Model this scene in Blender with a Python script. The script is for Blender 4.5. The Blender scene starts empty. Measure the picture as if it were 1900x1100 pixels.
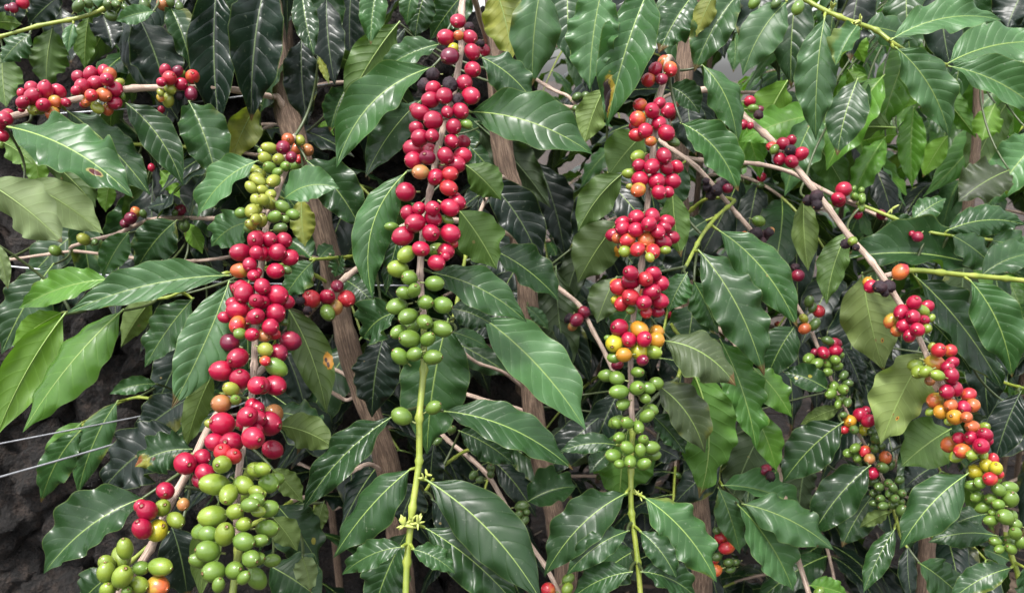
import bpy, math, random
import numpy as np
from mathutils import Vector, Matrix, Quaternion, noise

random.seed(7)
rng = np.random.default_rng(11)
scene = bpy.context.scene
COL = scene.collection

# ---------------------------------------------------------------- camera
CAM = np.array((0.0, 0.0, 1.15))
PITCH = math.radians(-15.0)
HFOV = math.radians(62.0)
FPX = 950.0 / math.tan(HFOV / 2)          # focal length in pixels of the 1900 px wide photograph
cam_data = bpy.data.cameras.new('camera')
cam = bpy.data.objects.new('camera', cam_data)
COL.objects.link(cam)
cam.location = CAM
cam.rotation_euler = (math.pi / 2 + PITCH, 0, 0)
cam_data.sensor_width = 36.0
cam_data.angle = HFOV
cam_data.clip_start = 0.02
cam_data.clip_end = 400.0
cam_data.dof.use_dof = True
cam_data.dof.focus_distance = 0.66
cam_data.dof.aperture_fstop = 16.0
scene.camera = cam

# ---------------------------------------------------------------- daylight (bright overcast)
SUN_EL, SUN_AZ = math.radians(66), math.radians(208)     # azimuth clockwise from +Y: behind the camera, slightly left
world = bpy.data.worlds.new('World')
scene.world = world
world.use_nodes = True
nt = world.node_tree
bg = nt.nodes['Background']
sky = nt.nodes.new('ShaderNodeTexSky')
sky.sky_type = 'NISHITA'
sky.sun_disc = False
sky.sun_elevation = SUN_EL
sky.sun_rotation = SUN_AZ
sky.air_density = 1.0
sky.dust_density = 3.6
sky.ozone_density = 1.0
hs = nt.nodes.new('ShaderNodeHueSaturation')
hs.inputs['Saturation'].default_value = 0.26
nt.links.new(sky.outputs[0], hs.inputs['Color'])
nt.links.new(hs.outputs[0], bg.inputs['Color'])
bg.inputs['Strength'].default_value = 0.15
sun_data = bpy.data.lights.new('sun', 'SUN')
sun_data.energy = 1.5
sun_data.angle = math.radians(10)
sun_data.color = (1.0, 0.97, 0.93)
sun = bpy.data.objects.new('sun', sun_data)
COL.objects.link(sun)
sdir = Vector((math.sin(SUN_AZ) * math.cos(SUN_EL), math.cos(SUN_AZ) * math.cos(SUN_EL), math.sin(SUN_EL)))
sun.rotation_euler = sdir.to_track_quat('Z', 'Y').to_euler()
scene.view_settings.view_transform = 'Standard'
scene.view_settings.look = 'None'
scene.view_settings.gamma = 1.0
scene.view_settings.exposure = 1.75
scene.view_settings.use_curve_mapping = False
scene.cycles.use_denoising = True
scene.cycles.max_bounces = 6
scene.cycles.transmission_bounces = 6
scene.cycles.diffuse_bounces = 3

# ---------------------------------------------------------------- helpers
cp, sp = math.cos(PITCH), math.sin(PITCH)
FWD = np.array((0.0, cp, sp)); UPC = np.array((0.0, -sp, cp)); RGT = np.array((1.0, 0.0, 0.0))
def at(x, y, d):
    """the point of the place seen at photograph pixel x, y at d metres in front of the camera"""
    return CAM + d * (FWD + RGT * ((x - 950.0) / FPX) - UPC * ((y - 550.0) / FPX))
def pix(p):
    q = np.asarray(p) - CAM
    d = q @ FWD
    return 950 + FPX * (q @ RGT) / d, 550 - FPX * (q @ UPC) / d, d
def unit(v):
    v = np.asarray(v, float); n = np.linalg.norm(v, axis=-1, keepdims=True)
    return v / np.maximum(n, 1e-9)
WORLD = {}
def link(o, parent=None, loc=(0, 0, 0)):
    COL.objects.link(o)
    loc = np.array(loc, float)
    WORLD[o.name] = loc
    if parent is not None:
        o.parent = parent
        o.location = loc - WORLD[parent.name]
    else:
        o.location = loc
    return o
def mesh_from(name, verts, faces, mats=(), uvs=None, mat_idx=None, smooth=True):
    me = bpy.data.meshes.new(name)
    me.from_pydata([tuple(v) for v in verts], [], [tuple(f) for f in faces])
    for m in mats: me.materials.append(m)
    if smooth: me.polygons.foreach_set('use_smooth', [True] * len(me.polygons))
    if mat_idx is not None: me.polygons.foreach_set('material_index', list(mat_idx))
    if uvs is not None:
        li = np.zeros(len(me.loops), int); me.loops.foreach_get('vertex_index', li)
        l = me.uv_layers.new(name='UVMap')
        l.data.foreach_set('uv', np.asarray(uvs, np.float32)[li].ravel())
    me.update()
    return me
def tag(o, label, cat, group=None, kind=None):
    o['label'] = label; o['category'] = cat
    if group: o['group'] = group
    if kind: o['kind'] = kind
    return o

# ---------------------------------------------------------------- materials
class NB:
    """tiny node builder"""
    def __init__(s, name):
        s.m = bpy.data.materials.new(name); s.m.use_nodes = True
        s.t = s.m.node_tree; s.t.nodes.clear()
        s.out = s.t.nodes.new('ShaderNodeOutputMaterial')
    def n(s, typ, ins=None, **kw):
        nd = s.t.nodes.new(typ)
        for k, v in kw.items(): setattr(nd, k, v)
        for k, v in (ins or {}).items():
            if hasattr(v, 'is_linked') or isinstance(v, bpy.types.NodeSocket): s.t.links.new(v, nd.inputs[k])
            else: nd.inputs[k].default_value = v
        return nd
    def math(s, op, a, b=None, c=None, clamp=False):
        nd = s.t.nodes.new('ShaderNodeMath'); nd.operation = op; nd.use_clamp = clamp
        for i, v in enumerate((a, b, c)):
            if v is None: continue
            if isinstance(v, bpy.types.NodeSocket): s.t.links.new(v, nd.inputs[i])
            else: nd.inputs[i].default_value = v
        return nd.outputs[0]
    def mix(s, fac, a, b, blend='MIX'):
        nd = s.t.nodes.new('ShaderNodeMix'); nd.data_type = 'RGBA'; nd.blend_type = blend
        for sock, v in ((nd.inputs[0], fac), (nd.inputs[6], a), (nd.inputs[7], b)):
            if isinstance(v, bpy.types.NodeSocket): s.t.links.new(v, sock)
            else: sock.default_value = v if not isinstance(v, tuple) else (*v[:3], 1.0)
        return nd.outputs[2]
    def ramp(s, fac, stops):
        nd = s.t.nodes.new('ShaderNodeValToRGB'); s.t.links.new(fac, nd.inputs[0])
        e = nd.color_ramp.elements
        while len(e) < len(stops): e.new(0.5)
        for i, (p, c) in enumerate(stops): e[i].position = p; e[i].color = (*c, 1.0)
        return nd.outputs[0]
    def mapr(s, v, a, b, c=0.0, d=1.0):
        nd = s.t.nodes.new('ShaderNodeMapRange'); nd.interpolation_type = 'SMOOTHSTEP'
        s.t.links.new(v, nd.inputs[0])
        for i, x in enumerate((a, b, c, d)): nd.inputs[i + 1].default_value = x
        return nd.outputs[0]

NVEIN = 10.0
def leaf_material(name, top, bottom, rough=0.325, trans=0.22, spots=(), yellow=0.0, wear=1.0):
    b = NB(name)
    uv = b.n('ShaderNodeUVMap').outputs[0]
    sep = b.n('ShaderNodeSeparateXYZ', {0: uv})
    u = sep.outputs[0]; vv = b.math('MULTIPLY_ADD', sep.outputs[1], 2.0, -1.0)
    av = b.math('ABSOLUTE', vv)
    oi = b.n('ShaderNodeObjectInfo')
    rnd = oi.outputs['Random']
    tc = b.n('ShaderNodeTexCoord')
    offs = b.n('ShaderNodeVectorMath', {0: tc.outputs['Object'], 1: oi.outputs['Location']}, operation='ADD').outputs[0]
    n1 = b.n('ShaderNodeTexNoise', {'Vector': offs, 'Scale': 24.0, 'Detail': 4.0, 'Roughness': 0.6}).outputs[0]
    n2 = b.n('ShaderNodeTexNoise', {'Vector': offs, 'Scale': 260.0, 'Detail': 3.0, 'Roughness': 0.65}).outputs[0]
    # lateral veins run from the midrib towards the tip, slightly irregular
    u0 = b.math('SUBTRACT', u, b.math('MULTIPLY', av, 0.13))
    u0 = b.math('SUBTRACT', u0, b.math('MULTIPLY', b.math('POWER', av, 2.0), 0.05))
    u0 = b.math('ADD', u0, b.math('MULTIPLY', b.math('SUBTRACT', n1, 0.5), 0.06))
    side = b.math('MULTIPLY', b.math('GREATER_THAN', vv, 0.0), 0.45)
    nve = b.math('MULTIPLY_ADD', rnd, 3.2, 8.2)
    s = b.math('FRACT', b.math('ADD', b.math('MULTIPLY', u0, nve), side))
    dist = b.math('ABSOLUTE', b.math('SUBTRACT', s, 0.5))          # 0.5 on the vein
    vein = b.mapr(dist, 0.41, 0.495)
    vein = b.math('MULTIPLY', vein, b.mapr(av, 0.75, 1.0, 1.0, 0.15))
    saw = b.math('MULTIPLY', b.math('SINE', b.math('MULTIPLY', s, math.pi * 2)), 0.22)
    bulge = b.math('ADD', b.math('POWER', b.math('SINE', b.math('MULTIPLY', s, math.pi)), 0.5), saw)
    mid = b.mapr(av, 0.012, 0.045, 1.0, 0.0)
    rim = b.mapr(av, 0.955, 0.99)
    vary = b.math('MULTIPLY_ADD', rnd, 0.55, 0.70)
    tcol = b.mix(b.mapr(n1, 0.3, 0.75), tuple(c * 0.78 for c in top), tuple(c * 1.22 for c in top))
    lt = tuple(min(1, c * 2.4 + 0.02) for c in (top[0] * 1.3, top[1], top[2] * 0.8))
    tcol = b.mix(b.math('MULTIPLY', vein, 0.08), tcol, lt)
    tcol = b.mix(b.math('MULTIPLY', mid, 0.55), tcol, (0.13, 0.19, 0.05))
    tcol = b.mix(b.math('MULTIPLY', rim, 0.45), tcol, (0.12, 0.17, 0.05))
    tcol = b.mix(b.math('MULTIPLY', b.mapr(n2, 0.62, 0.74), 0.30 * wear), tcol, (0.20, 0.22, 0.17))   # dust and water marks
    bcol = b.mix(b.mapr(n1, 0.3, 0.75), tuple(c * 0.85 for c in bottom), tuple(c * 1.15 for c in bottom))
    bcol = b.mix(b.math('MULTIPLY', vein, 0.32), bcol, tuple(min(1, c * 1.5 + 0.02) for c in bottom))
    bcol = b.mix(b.math('MULTIPLY', mid, 0.5), bcol, (0.17, 0.22, 0.07))
    geo = b.n('ShaderNodeNewGeometry')
    col = b.mix(geo.outputs['Backfacing'], tcol, bcol)
    if yellow: col = b.mix(b.math('MULTIPLY', b.mapr(n1, 0.42, 0.62), yellow), col, (0.30, 0.27, 0.03))
    # small brown flecks of leaf spot
    vor = b.n('ShaderNodeTexVoronoi', {'Vector': offs, 'Scale': 62.0})
    fl = b.math('MULTIPLY', b.math('LESS_THAN', vor.outputs['Distance'], 0.10), b.math('GREATER_THAN', b.n('ShaderNodeSeparateColor', {0: vor.outputs['Color']}).outputs[0], 1.0 - 0.05 * wear))
    col = b.mix(b.math('MULTIPLY', fl, 0.8), col, (0.16, 0.12, 0.05))
    # some leaves brown at the drip tip, some yellow in blotches
    ra = b.math('FRACT', b.math('MULTIPLY', rnd, 13.7)); rb = b.math('FRACT', b.math('MULTIPLY', rnd, 29.3))
    tipm = b.mapr(b.math('ADD', u, b.math('MULTIPLY', b.math('SUBTRACT', n1, 0.5), 0.35)), 0.93, 0.97)
    col = b.mix(b.math('MULTIPLY', tipm, b.math('MULTIPLY', b.math('GREATER_THAN', ra, 0.74), 0.85)), col, (0.10, 0.058, 0.022))
    blot = b.mapr(b.math('ADD', n1, b.math('MULTIPLY', b.math('SUBTRACT', av, 0.7), 0.22)), 0.60, 0.70)
    col = b.mix(b.math('MULTIPLY', blot, b.math('MULTIPLY', b.math('GREATER_THAN', rb, 0.80), 0.45)), col, (0.15, 0.15, 0.022))
    for (su, sv, sr, scol, asp) in spots:
        du = b.math('MULTIPLY', b.math('SUBTRACT', u, su), asp)
        dv = b.math('SUBTRACT', vv, sv)
        rr = b.math('SQRT', b.math('ADD', b.math('MULTIPLY', du, du), b.math('MULTIPLY', dv, dv)))
        rr = b.math('ADD', rr, b.math('MULTIPLY', b.math('SUBTRACT', n2, 0.5), sr * 1.1))
        col = b.mix(b.mapr(rr, sr * 0.85, sr * 1.1, 1.0, 0.0), col, scol)
    col = b.mix(1.0, col, b.n('ShaderNodeCombineColor', {0: vary, 1: vary, 2: vary}).outputs[0], 'MULTIPLY')
    hgt = b.math('MULTIPLY_ADD', bulge, 0.7, b.math('MULTIPLY', n2, 0.10))
    hgt = b.math('ADD', hgt, b.math('MULTIPLY', n1, 0.10))
    att = b.n('ShaderNodeAttribute', attribute_type='OBJECT', attribute_name='leaf_size')
    rn2 = b.math('FRACT', b.math('MULTIPLY', rnd, 17.31))
    hgt = b.math('MULTIPLY', hgt, b.math('MULTIPLY', att.outputs['Fac'], b.math('MULTIPLY_ADD', rn2, 0.9, 0.5)))
    bump = b.n('ShaderNodeBump', {'Strength': 0.65, 'Distance': 0.00125, 'Height': hgt})
    ro = b.math('ADD', b.math('ADD', b.math('MULTIPLY_ADD', n1, 0.24, rough - 0.16), b.math('MULTIPLY', b.math('FRACT', b.math('MULTIPLY', rnd, 7.77)), 0.12)), b.math('MULTIPLY', geo.outputs['Backfacing'], 0.18))
    pr = b.n('ShaderNodeBsdfPrincipled', {'Base Color': col, 'Roughness': ro, 'Normal': bump.outputs[0], 'IOR': 1.45})
    pr.inputs['Specular IOR Level'].default_value = 0.42
    tl = b.n('ShaderNodeBsdfTranslucent', {'Color': b.mix(1.0, col, (1.9, 2.2, 0.9), 'MULTIPLY'), 'Normal': bump.outputs[0]})
    mx = b.n('ShaderNodeMixShader', {0: trans, 1: pr.outputs[0], 2: tl.outputs[0]})
    b.t.links.new(mx.outputs[0], b.out.inputs[0])
    return b.m
def rib_material(name, c):
    b = NB(name)
    oi = b.n('ShaderNodeObjectInfo')
    vary = b.math('MULTIPLY_ADD', oi.outputs['Random'], 0.4, 0.8)
    col = b.mix(1.0, c, b.n('ShaderNodeCombineColor', {0: vary, 1: vary, 2: vary}).outputs[0], 'MULTIPLY')
    pr = b.n('ShaderNodeBsdfPrincipled', {'Base Color': col, 'Roughness': 0.45})
    b.t.links.new(pr.outputs[0], b.out.inputs[0])
    return b.m

DARK, UND = (0.0160, 0.044, 0.0125), (0.050, 0.097, 0.017)
LM = {
    'd': leaf_material('leaf_dark_green', DARK, UND),
    'n': leaf_material('leaf_blue_green_shade', (0.0062, 0.0150, 0.0085), (0.022, 0.040, 0.012), rough=0.33),  # dark blue-green leaf, darkened further to stand for shade inside the bushes
    'm': leaf_material('leaf_mid_green', (0.0265, 0.071, 0.0190), (0.062, 0.115, 0.022)),
    'g': leaf_material('leaf_pale_green', (0.045, 0.106, 0.036), (0.10, 0.155, 0.045), rough=0.36),
    'b': leaf_material('leaf_young_green', (0.080, 0.190, 0.026), (0.105, 0.215, 0.022), rough=0.33, trans=0.32, wear=0.3),
    'v': leaf_material('leaf_fresh_green', (0.042, 0.112, 0.020), (0.052, 0.125, 0.016), rough=0.40, trans=0.3),
    'o': leaf_material('leaf_olive', (0.038, 0.056, 0.021), (0.085, 0.130, 0.029), rough=0.46),
    'y': leaf_material('leaf_yellowing', (0.08, 0.12, 0.02), (0.125, 0.16, 0.026), rough=0.42, trans=0.3, yellow=0.35),
    'p': leaf_material('leaf_pale_underside', (0.04, 0.06, 0.02), (0.145, 0.195, 0.080), rough=0.45),
}
BROWN, ORANGE, BLACKISH, LYEL = (0.05, 0.018, 0.009), (0.38, 0.17, 0.014), (0.020, 0.013, 0.014), (0.25, 0.225, 0.03)
LM['s1'] = leaf_material('leaf_rust_patch', DARK, (0.058, 0.096, 0.022), spots=[(0.58, 0.74, 0.26, ORANGE, 3.6), (0.57, 0.64, 0.075, BROWN, 3.6), (0.61, 0.70, 0.09, BROWN, 3.6)])
LM['s2'] = leaf_material('leaf_brown_hole', (0.024, 0.068, 0.017), UND, spots=[(0.72, 0.30, 0.17, (0.20, 0.17, 0.06), 3.4), (0.72, 0.30, 0.13, (0.05, 0.012, 0.012), 3.4)])
LM['s3'] = leaf_material('leaf_black_blotch', (0.029, 0.078, 0.022), UND, spots=[(0.80, 0.36, 0.34, (0.22, 0.16, 0.02), 2.6), (0.81, 0.46, 0.28, BLACKISH, 2.6)])
LM['s4'] = leaf_material('leaf_yellow_tip', DARK, UND, spots=[(0.93, -0.2, 0.85, (0.15, 0.15, 0.02), 4.0), (0.95, 0.35, 0.5, (0.20, 0.065, 0.02), 4.0), (0.66, -0.2, 0.12, BROWN, 3.0)])
LM['s5'] = leaf_material('leaf_orange_edge', DARK, (0.055, 0.090, 0.024), spots=[(0.35, 0.95, 0.30, ORANGE, 3.6), (0.30, 0.8, 0.1, BROWN, 3.6)])
LM['s6'] = leaf_material('leaf_pale_spots', (0.035, 0.06, 0.02), (0.118, 0.160, 0.044), rough=0.5, spots=[(0.72, 0.30, 0.07, (0.35, 0.17, 0.02), 3.0), (0.72, 0.30, 0.035, BROWN, 3.0), (0.70, 0.02, 0.05, (0.14, 0.07, 0.02), 3.0)])
LM['s7'] = leaf_material('leaf_yellow_spots', DARK, UND, spots=[(0.45, 0.2, 0.12, LYEL, 3.2), (0.70, -0.35, 0.13, LYEL, 3.2)])
RIB = {'t': rib_material('midrib_yellow_green', (0.17, 0.25, 0.055)), 'b': rib_material('midrib_bright', (0.20, 0.31, 0.06)), 'n': rib_material('midrib_dull', (0.075, 0.115, 0.045))}

def bark_material(name, c0, c1, sx=1.0):
    b = NB(name)
    uv = b.n('ShaderNodeUVMap').outputs[0]
    mp = b.n('ShaderNodeMapping', {'Vector': uv, 'Scale': (26.0 * sx, 5.0, 1.0)})
    n1 = b.n('ShaderNodeTexNoise', {'Vector': mp.outputs[0], 'Scale': 1.0, 'Detail': 6.0, 'Roughness': 0.68, 'Distortion': 0.6}).outputs[0]
    tc = b.n('ShaderNodeTexCoord')
    n2 = b.n('ShaderNodeTexNoise', {'Vector': tc.outputs['Object'], 'Scale': 55.0, 'Detail': 4.0}).outputs[0]
    n3 = b.n('ShaderNodeTexNoise', {'Vector': tc.outputs['Object'], 'Scale': 420.0, 'Detail': 2.0}).outputs[0]
    col = b.ramp(n1, [(0.28, tuple(c * 0.35 for c in c0)), (0.46, c0), (0.62, c1), (0.8, tuple(min(1, c * 1.3) for c in c1))])
    col = b.mix(b.mapr(n2, 0.45, 0.7, 0.0, 0.5), col, tuple(c * 0.55 for c in c0))
    h = b.math('ADD', n1, b.math('MULTIPLY', n3, 0.2))
    bump = b.n('ShaderNodeBump', {'Strength': 0.8, 'Distance': 0.0016 if sx >= 1 else 0.0008, 'Height': h})
    pr = b.n('ShaderNodeBsdfPrincipled', {'Base Color': col, 'Roughness': 0.8, 'Normal': bump.outputs[0]})
    b.t.links.new(pr.outputs[0], b.out.inputs[0])
    return b.m
BARK = bark_material('trunk_bark', (0.085, 0.052, 0.033), (0.205, 0.140, 0.095))
TWIG = bark_material('branch_bark', (0.30, 0.215, 0.165), (0.52, 0.40, 0.325), sx=0.5)
def green_stem():
    b = NB('green_stem')
    tc = b.n('ShaderNodeTexCoord')
    n = b.n('ShaderNodeTexNoise', {'Vector': tc.outputs['Object'], 'Scale': 60.0, 'Detail': 4.0}).outputs[0]
    col = b.ramp(n, [(0.3, (0.12, 0.165, 0.02)), (0.6, (0.21, 0.25, 0.036)), (0.75, (0.25, 0.25, 0.06))])
    pr = b.n('ShaderNodeBsdfPrincipled', {'Base Color': col, 'Roughness': 0.42})
    b.t.links.new(pr.outputs[0], b.out.inputs[0]); return b.m
STEM = green_stem()
PETIOLE = rib_material('inner_petiole', (0.045, 0.062, 0.020))

def cherry_material(name, c, c2, amount=0.35, rough=0.36, dry=False):
    """skin colour c, blushing to c2 towards the stalk and in patches"""
    b = NB(name)
    tc = b.n('ShaderNodeTexCoord'); oi = b.n('ShaderNodeObjectInfo')
    off = b.n('ShaderNodeVectorMath', {0: tc.outputs['Object'], 1: b.n('ShaderNodeVectorMath', {0: oi.outputs['Location'], 1: (310.0, 310.0, 310.0)}, operation='MULTIPLY').outputs[0]}, operation='ADD').outputs[0]
    n = b.n('ShaderNodeTexNoise', {'Vector': off, 'Scale': 1.1, 'Detail': 3.0, 'Roughness': 0.6}).outputs[0]
    f = b.n('ShaderNodeTexNoise', {'Vector': off, 'Scale': 9.0, 'Detail': 3.0}).outputs[0]
    z = b.n('ShaderNodeSeparateXYZ', {0: tc.outputs['Object']}).outputs[2]
    g = b.math('ADD', b.math('MULTIPLY', z, -0.28), b.math('MULTIPLY_ADD', oi.outputs['Random'], 0.5, -0.3))
    fac = b.math('MULTIPLY', b.mapr(b.math('ADD', n, g), 0.36, 0.66), amount, clamp=True)
    col = b.mix(fac, c, c2)
    col = b.mix(b.mapr(f, 0.56, 0.72, 0.0, 0.20), col, tuple(min(1, x * 1.35 + 0.02) for x in c))
    pits = b.n('ShaderNodeTexVoronoi', {'Vector': off, 'Scale': 3.2})
    pk = b.math('MULTIPLY', b.math('LESS_THAN', pits.outputs['Distance'], 0.12), b.math('GREATER_THAN', b.n('ShaderNodeSeparateColor', {0: pits.outputs['Color']}).outputs[0], 0.86))
    col = b.mix(b.math('MULTIPLY', pk, 0.45), col, (0.10, 0.06, 0.03))
    vary = b.math('MULTIPLY_ADD', oi.outputs['Random'], 0.3, 0.85)
    col = b.mix(1.0, col, b.n('ShaderNodeCombineColor', {0: vary, 1: vary, 2: vary}).outputs[0], 'MULTIPLY')
    bump = b.n('ShaderNodeBump', {'Strength': 0.9 if dry else 0.10, 'Distance': 0.0008, 'Height': f})
    pr = b.n('ShaderNodeBsdfPrincipled', {'Base Color': col, 'Roughness': b.math('MULTIPLY_ADD', f, 0.16, rough - 0.06), 'Normal': bump.outputs[0]})
    pr.inputs['Specular IOR Level'].default_value = 0.28
    pr.inputs['Coat Weight'].default_value = 0.0 if dry else 0.45
    pr.inputs['Coat Roughness'].default_value = 0.07
    b.t.links.new(pr.outputs[0], b.out.inputs[0]); return b.m
ORG = (0.37, 0.115, 0.02)
CM = {
    'r': cherry_material('cherry_red', (0.230, 0.0024, 0.024), (0.29, 0.007, 0.026), 0.7),
    'm': cherry_material('cherry_maroon', (0.110, 0.004, 0.022), (0.22, 0.007, 0.022), 0.6),
    'o': cherry_material('cherry_red_orange', (0.32, 0.014, 0.022), ORG, 0.8),
    'a': cherry_material('cherry_orange', (0.34, 0.075, 0.022), (0.25, 0.19, 0.022), 0.9),
    'A': cherry_material('cherry_tan', (0.27, 0.105, 0.036), (0.19, 0.13, 0.03), 0.7),
    'y': cherry_material('cherry_yellow', (0.37, 0.165, 0.014), (0.24, 0.21, 0.016), 0.8),
    'Y': cherry_material('cherry_lemon', (0.30, 0.255, 0.013), (0.19, 0.205, 0.016), 0.7),
    'l': cherry_material('cherry_lime', (0.185, 0.200, 0.025), (0.13, 0.165, 0.022), 0.6),
    'L': cherry_material('cherry_yellow_green', (0.140, 0.190, 0.021), (0.088, 0.145, 0.018), 0.7),
    'g': cherry_material('cherry_green', (0.088, 0.148, 0.020), (0.060, 0.115, 0.016), 0.7),
    'G': cherry_material('cherry_dark_green', (0.050, 0.088, 0.018), (0.036, 0.068, 0.013), 0.7),
    'k': cherry_material('cherry_dried', (0.018, 0.010, 0.014), (0.050, 0.020, 0.024), 0.6, rough=0.55, dry=True),
}
NAVEL = rib_material('cherry_navel', (0.13, 0.060, 0.024))
PEDICEL = rib_material('cherry_stalk', (0.15, 0.17, 0.05))

# ---------------------------------------------------------------- leaf builder
_wu = np.array([0, .035, .05, .09, .15, .22, .30, .38, .46, .55, .64, .73, .80, .86, .905, .94, .97, 1.0])
_ww = np.array([0, .0, .06, .25, .49, .70, .86, .96, 1.0, .975, .89, .73, .55, .37, .22, .12, .065, .0])
def wid(u):
    k = np.linspace(-.03, .03, 7)
    return np.maximum(0, sum(np.interp(np.clip(u + x, 0, 1), _wu, _ww) for x in k) / 7 * (u < .999) * (u > .036))
def leaf_geo(P, N, W, seed, nu=44, nv=10, fold=0.22, wave=0.16, curl=0.0, twist=0.0, ribs=True):
    """P: (nu+1,3) spine, N: (nu+1,3) upper-side normals; returns verts, faces, uvs, material ids"""
    r = np.random.default_rng(seed)
    L = np.linalg.norm(np.diff(P, axis=0), axis=1).sum()
    u = np.linspace(0, 1, nu + 1)
    T = unit(np.gradient(P, axis=0))
    S = unit(np.cross(T, N)); N = np.cross(S, T)
    if twist:
        a = twist * (u - 0.35)[:, None]
        S, N = S * np.cos(a) + N * np.sin(a), N * np.cos(a) - S * np.sin(a)
    v = np.linspace(-1, 1, nv + 1)
    hw = W / 2 * wid(u)
    kf = r.uniform(3.6, 6.6)
    ph = r.uniform(0, 6.28, 2); ph2 = r.uniform(0, 6.28, 2); amp = r.uniform(0.6, 1.3, 2); asym = r.uniform(0.92, 1.08)
    env = np.interp(u, [0, .15, .4, .8, 1], [.1, .8, 1, 1, .5])
    V = np.zeros((nu + 1, nv + 1, 3)); UV = np.zeros((nu + 1, nv + 1, 2))
    f = fold * r.uniform(0.6, 1.4)
    for j, vj in enumerate(v):
        sd = 0 if vj < 0 else 1
        av = abs(vj)
        wv = np.sin(6.283 * kf * u + ph[sd]) * 0.65 + np.sin(6.283 * kf * 0.53 * u + ph2[sd]) * 0.6
        h = hw * (asym if sd else 2 - asym) * (1 + 0.022 * np.sin(6.283 * kf * u + ph[sd] + 1.2))
        lift = h * (math.sin(f) * av - (0.30 + curl) * av ** 2.6) + wave * W / 2 * env * amp[sd] * av ** 3.2 * wv * np.minimum(1, hw / (W * .2))
        u0 = u - .13 * av - .05 * av * av
        s = np.mod(u0 * NVEIN + (0.45 if sd else 0), 1.0)
        lift += 0.0012 * W * np.abs(np.sin(np.pi * s)) * (1 - av ** 4) * min(1, av * 5)
        V[:, j] = P + S * (h * vj * math.cos(f))[:, None] + N * lift[:, None]
        UV[:, j, 0] = u; UV[:, j, 1] = vj * .5 + .5
    verts = V.reshape(-1, 3); uvs = UV.reshape(-1, 2)
    faces = []; mi = []
    for i in range(nu):
        if hw[i] <= 0 and hw[i + 1] <= 0: continue
        for j in range(nv):
            a = i * (nv + 1) + j
            faces.append((a, a + 1, a + nv + 2, a + nv + 1)); mi.append(0)      # faces the upper side
    if ribs:
        nr = nu // 2; idx = np.linspace(0, nu * 0.97, nr + 1).astype(int)
        base = len(verts); rad = np.interp(u[idx], [0, .06, .3, 1], [.0105, .0098, .0068, .0018]) * (L * .55 + W * .5)
        ring = []
        for k in range(5):
            a = 6.2832 * k / 5
            ring.append(P[idx] + S[idx] * (np.cos(a) * rad)[:, None] + N[idx] * (np.sin(a) * rad * 0.9 - rad * .40)[:, None])
        R = np.stack(ring, 1).reshape(-1, 3)
        verts = np.vstack([verts, R]); uvs = np.vstack([uvs, np.tile([[.5, .5]], (len(R), 1))])
        for i in range(nr):
            for k in range(5):
                a = base + i * 5; k2 = (k + 1) % 5
                faces.append((a + k, a + k2, a + 5 + k2, a + 5 + k)); mi.append(1)
    return verts, faces, uvs, mi
def bez(p0, p1, p2, n):
    t = np.linspace(0, 1, n + 1)[:, None]
    return (1 - t) ** 2 * p0 + 2 * t * (1 - t) * p1 + t * t * p2

# ---------------------------------------------------------------- tube builder (trunks, branches, wires)
def spline(pts, n):
    """Catmull-Rom through pts (k,m) -> (n,m)"""
    p = np.asarray(pts, float)
    if len(p) == 2: p = np.vstack([p[0], (p[0] + p[1]) / 2, p[1]])
    p = np.vstack([2 * p[0] - p[1], p, 2 * p[-1] - p[-2]])
    k = len(p) - 3
    out = []
    for t in np.linspace(0, k - 1e-6, n):
        i = int(t); f = t - i
        a, b, c, d = p[i:i + 4]
        out.append(0.5 * (2 * b + (c - a) * f + (2 * a - 5 * b + 4 * c - d) * f ** 2 + (-a + 3 * b - 3 * c + d) * f ** 3))
    return np.array(out)
def tube(path, rad, sides=8, rough=0.0, seed=0):
    """verts, faces, uvs for a closed tapering tube"""
    path = np.asarray(path); n = len(path)
    T = unit(np.gradient(path, axis=0))
    a = np.array((0, 0, 1.0)) if abs(T[0][2]) < 0.9 else np.array((1.0, 0, 0))
    X = unit(np.cross(T[0], a)); V = []; UV = []
    ln = np.concatenate([[0], np.cumsum(np.linalg.norm(np.diff(path, axis=0), axis=1))])
    for i in range(n):
        X = unit(X - T[i] * (X @ T[i])); Y = np.cross(T[i], X)
        for k in range(sides):
            an = 6.28318 * k / sides
            rr = rad[i]
            if rough:
                rr *= 1 + rough * noise.noise(Vector((math.cos(an) * 1.7 + seed, math.sin(an) * 1.7, ln[i] * 22))) + rough * .5 * noise.noise(Vector((math.cos(an) * 4 + seed, math.sin(an) * 4, ln[i] * 70)))
            V.append(path[i] + (X * math.cos(an) + Y * math.sin(an)) * rr)
            UV.append((abs(k / sides * 2 - 1), ln[i] * 10))
    F = []
    for i in range(n - 1):
        for k in range(sides):
            a, k2 = i * sides, (k + 1) % sides
            F.append((a + k, a + k2, a + sides + k2, a + sides + k))
    F.append(tuple(range(sides))[::-1]); F.append(tuple((n - 1) * sides + k for k in range(sides)))
    return np.array(V), F, np.array(UV)

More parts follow.
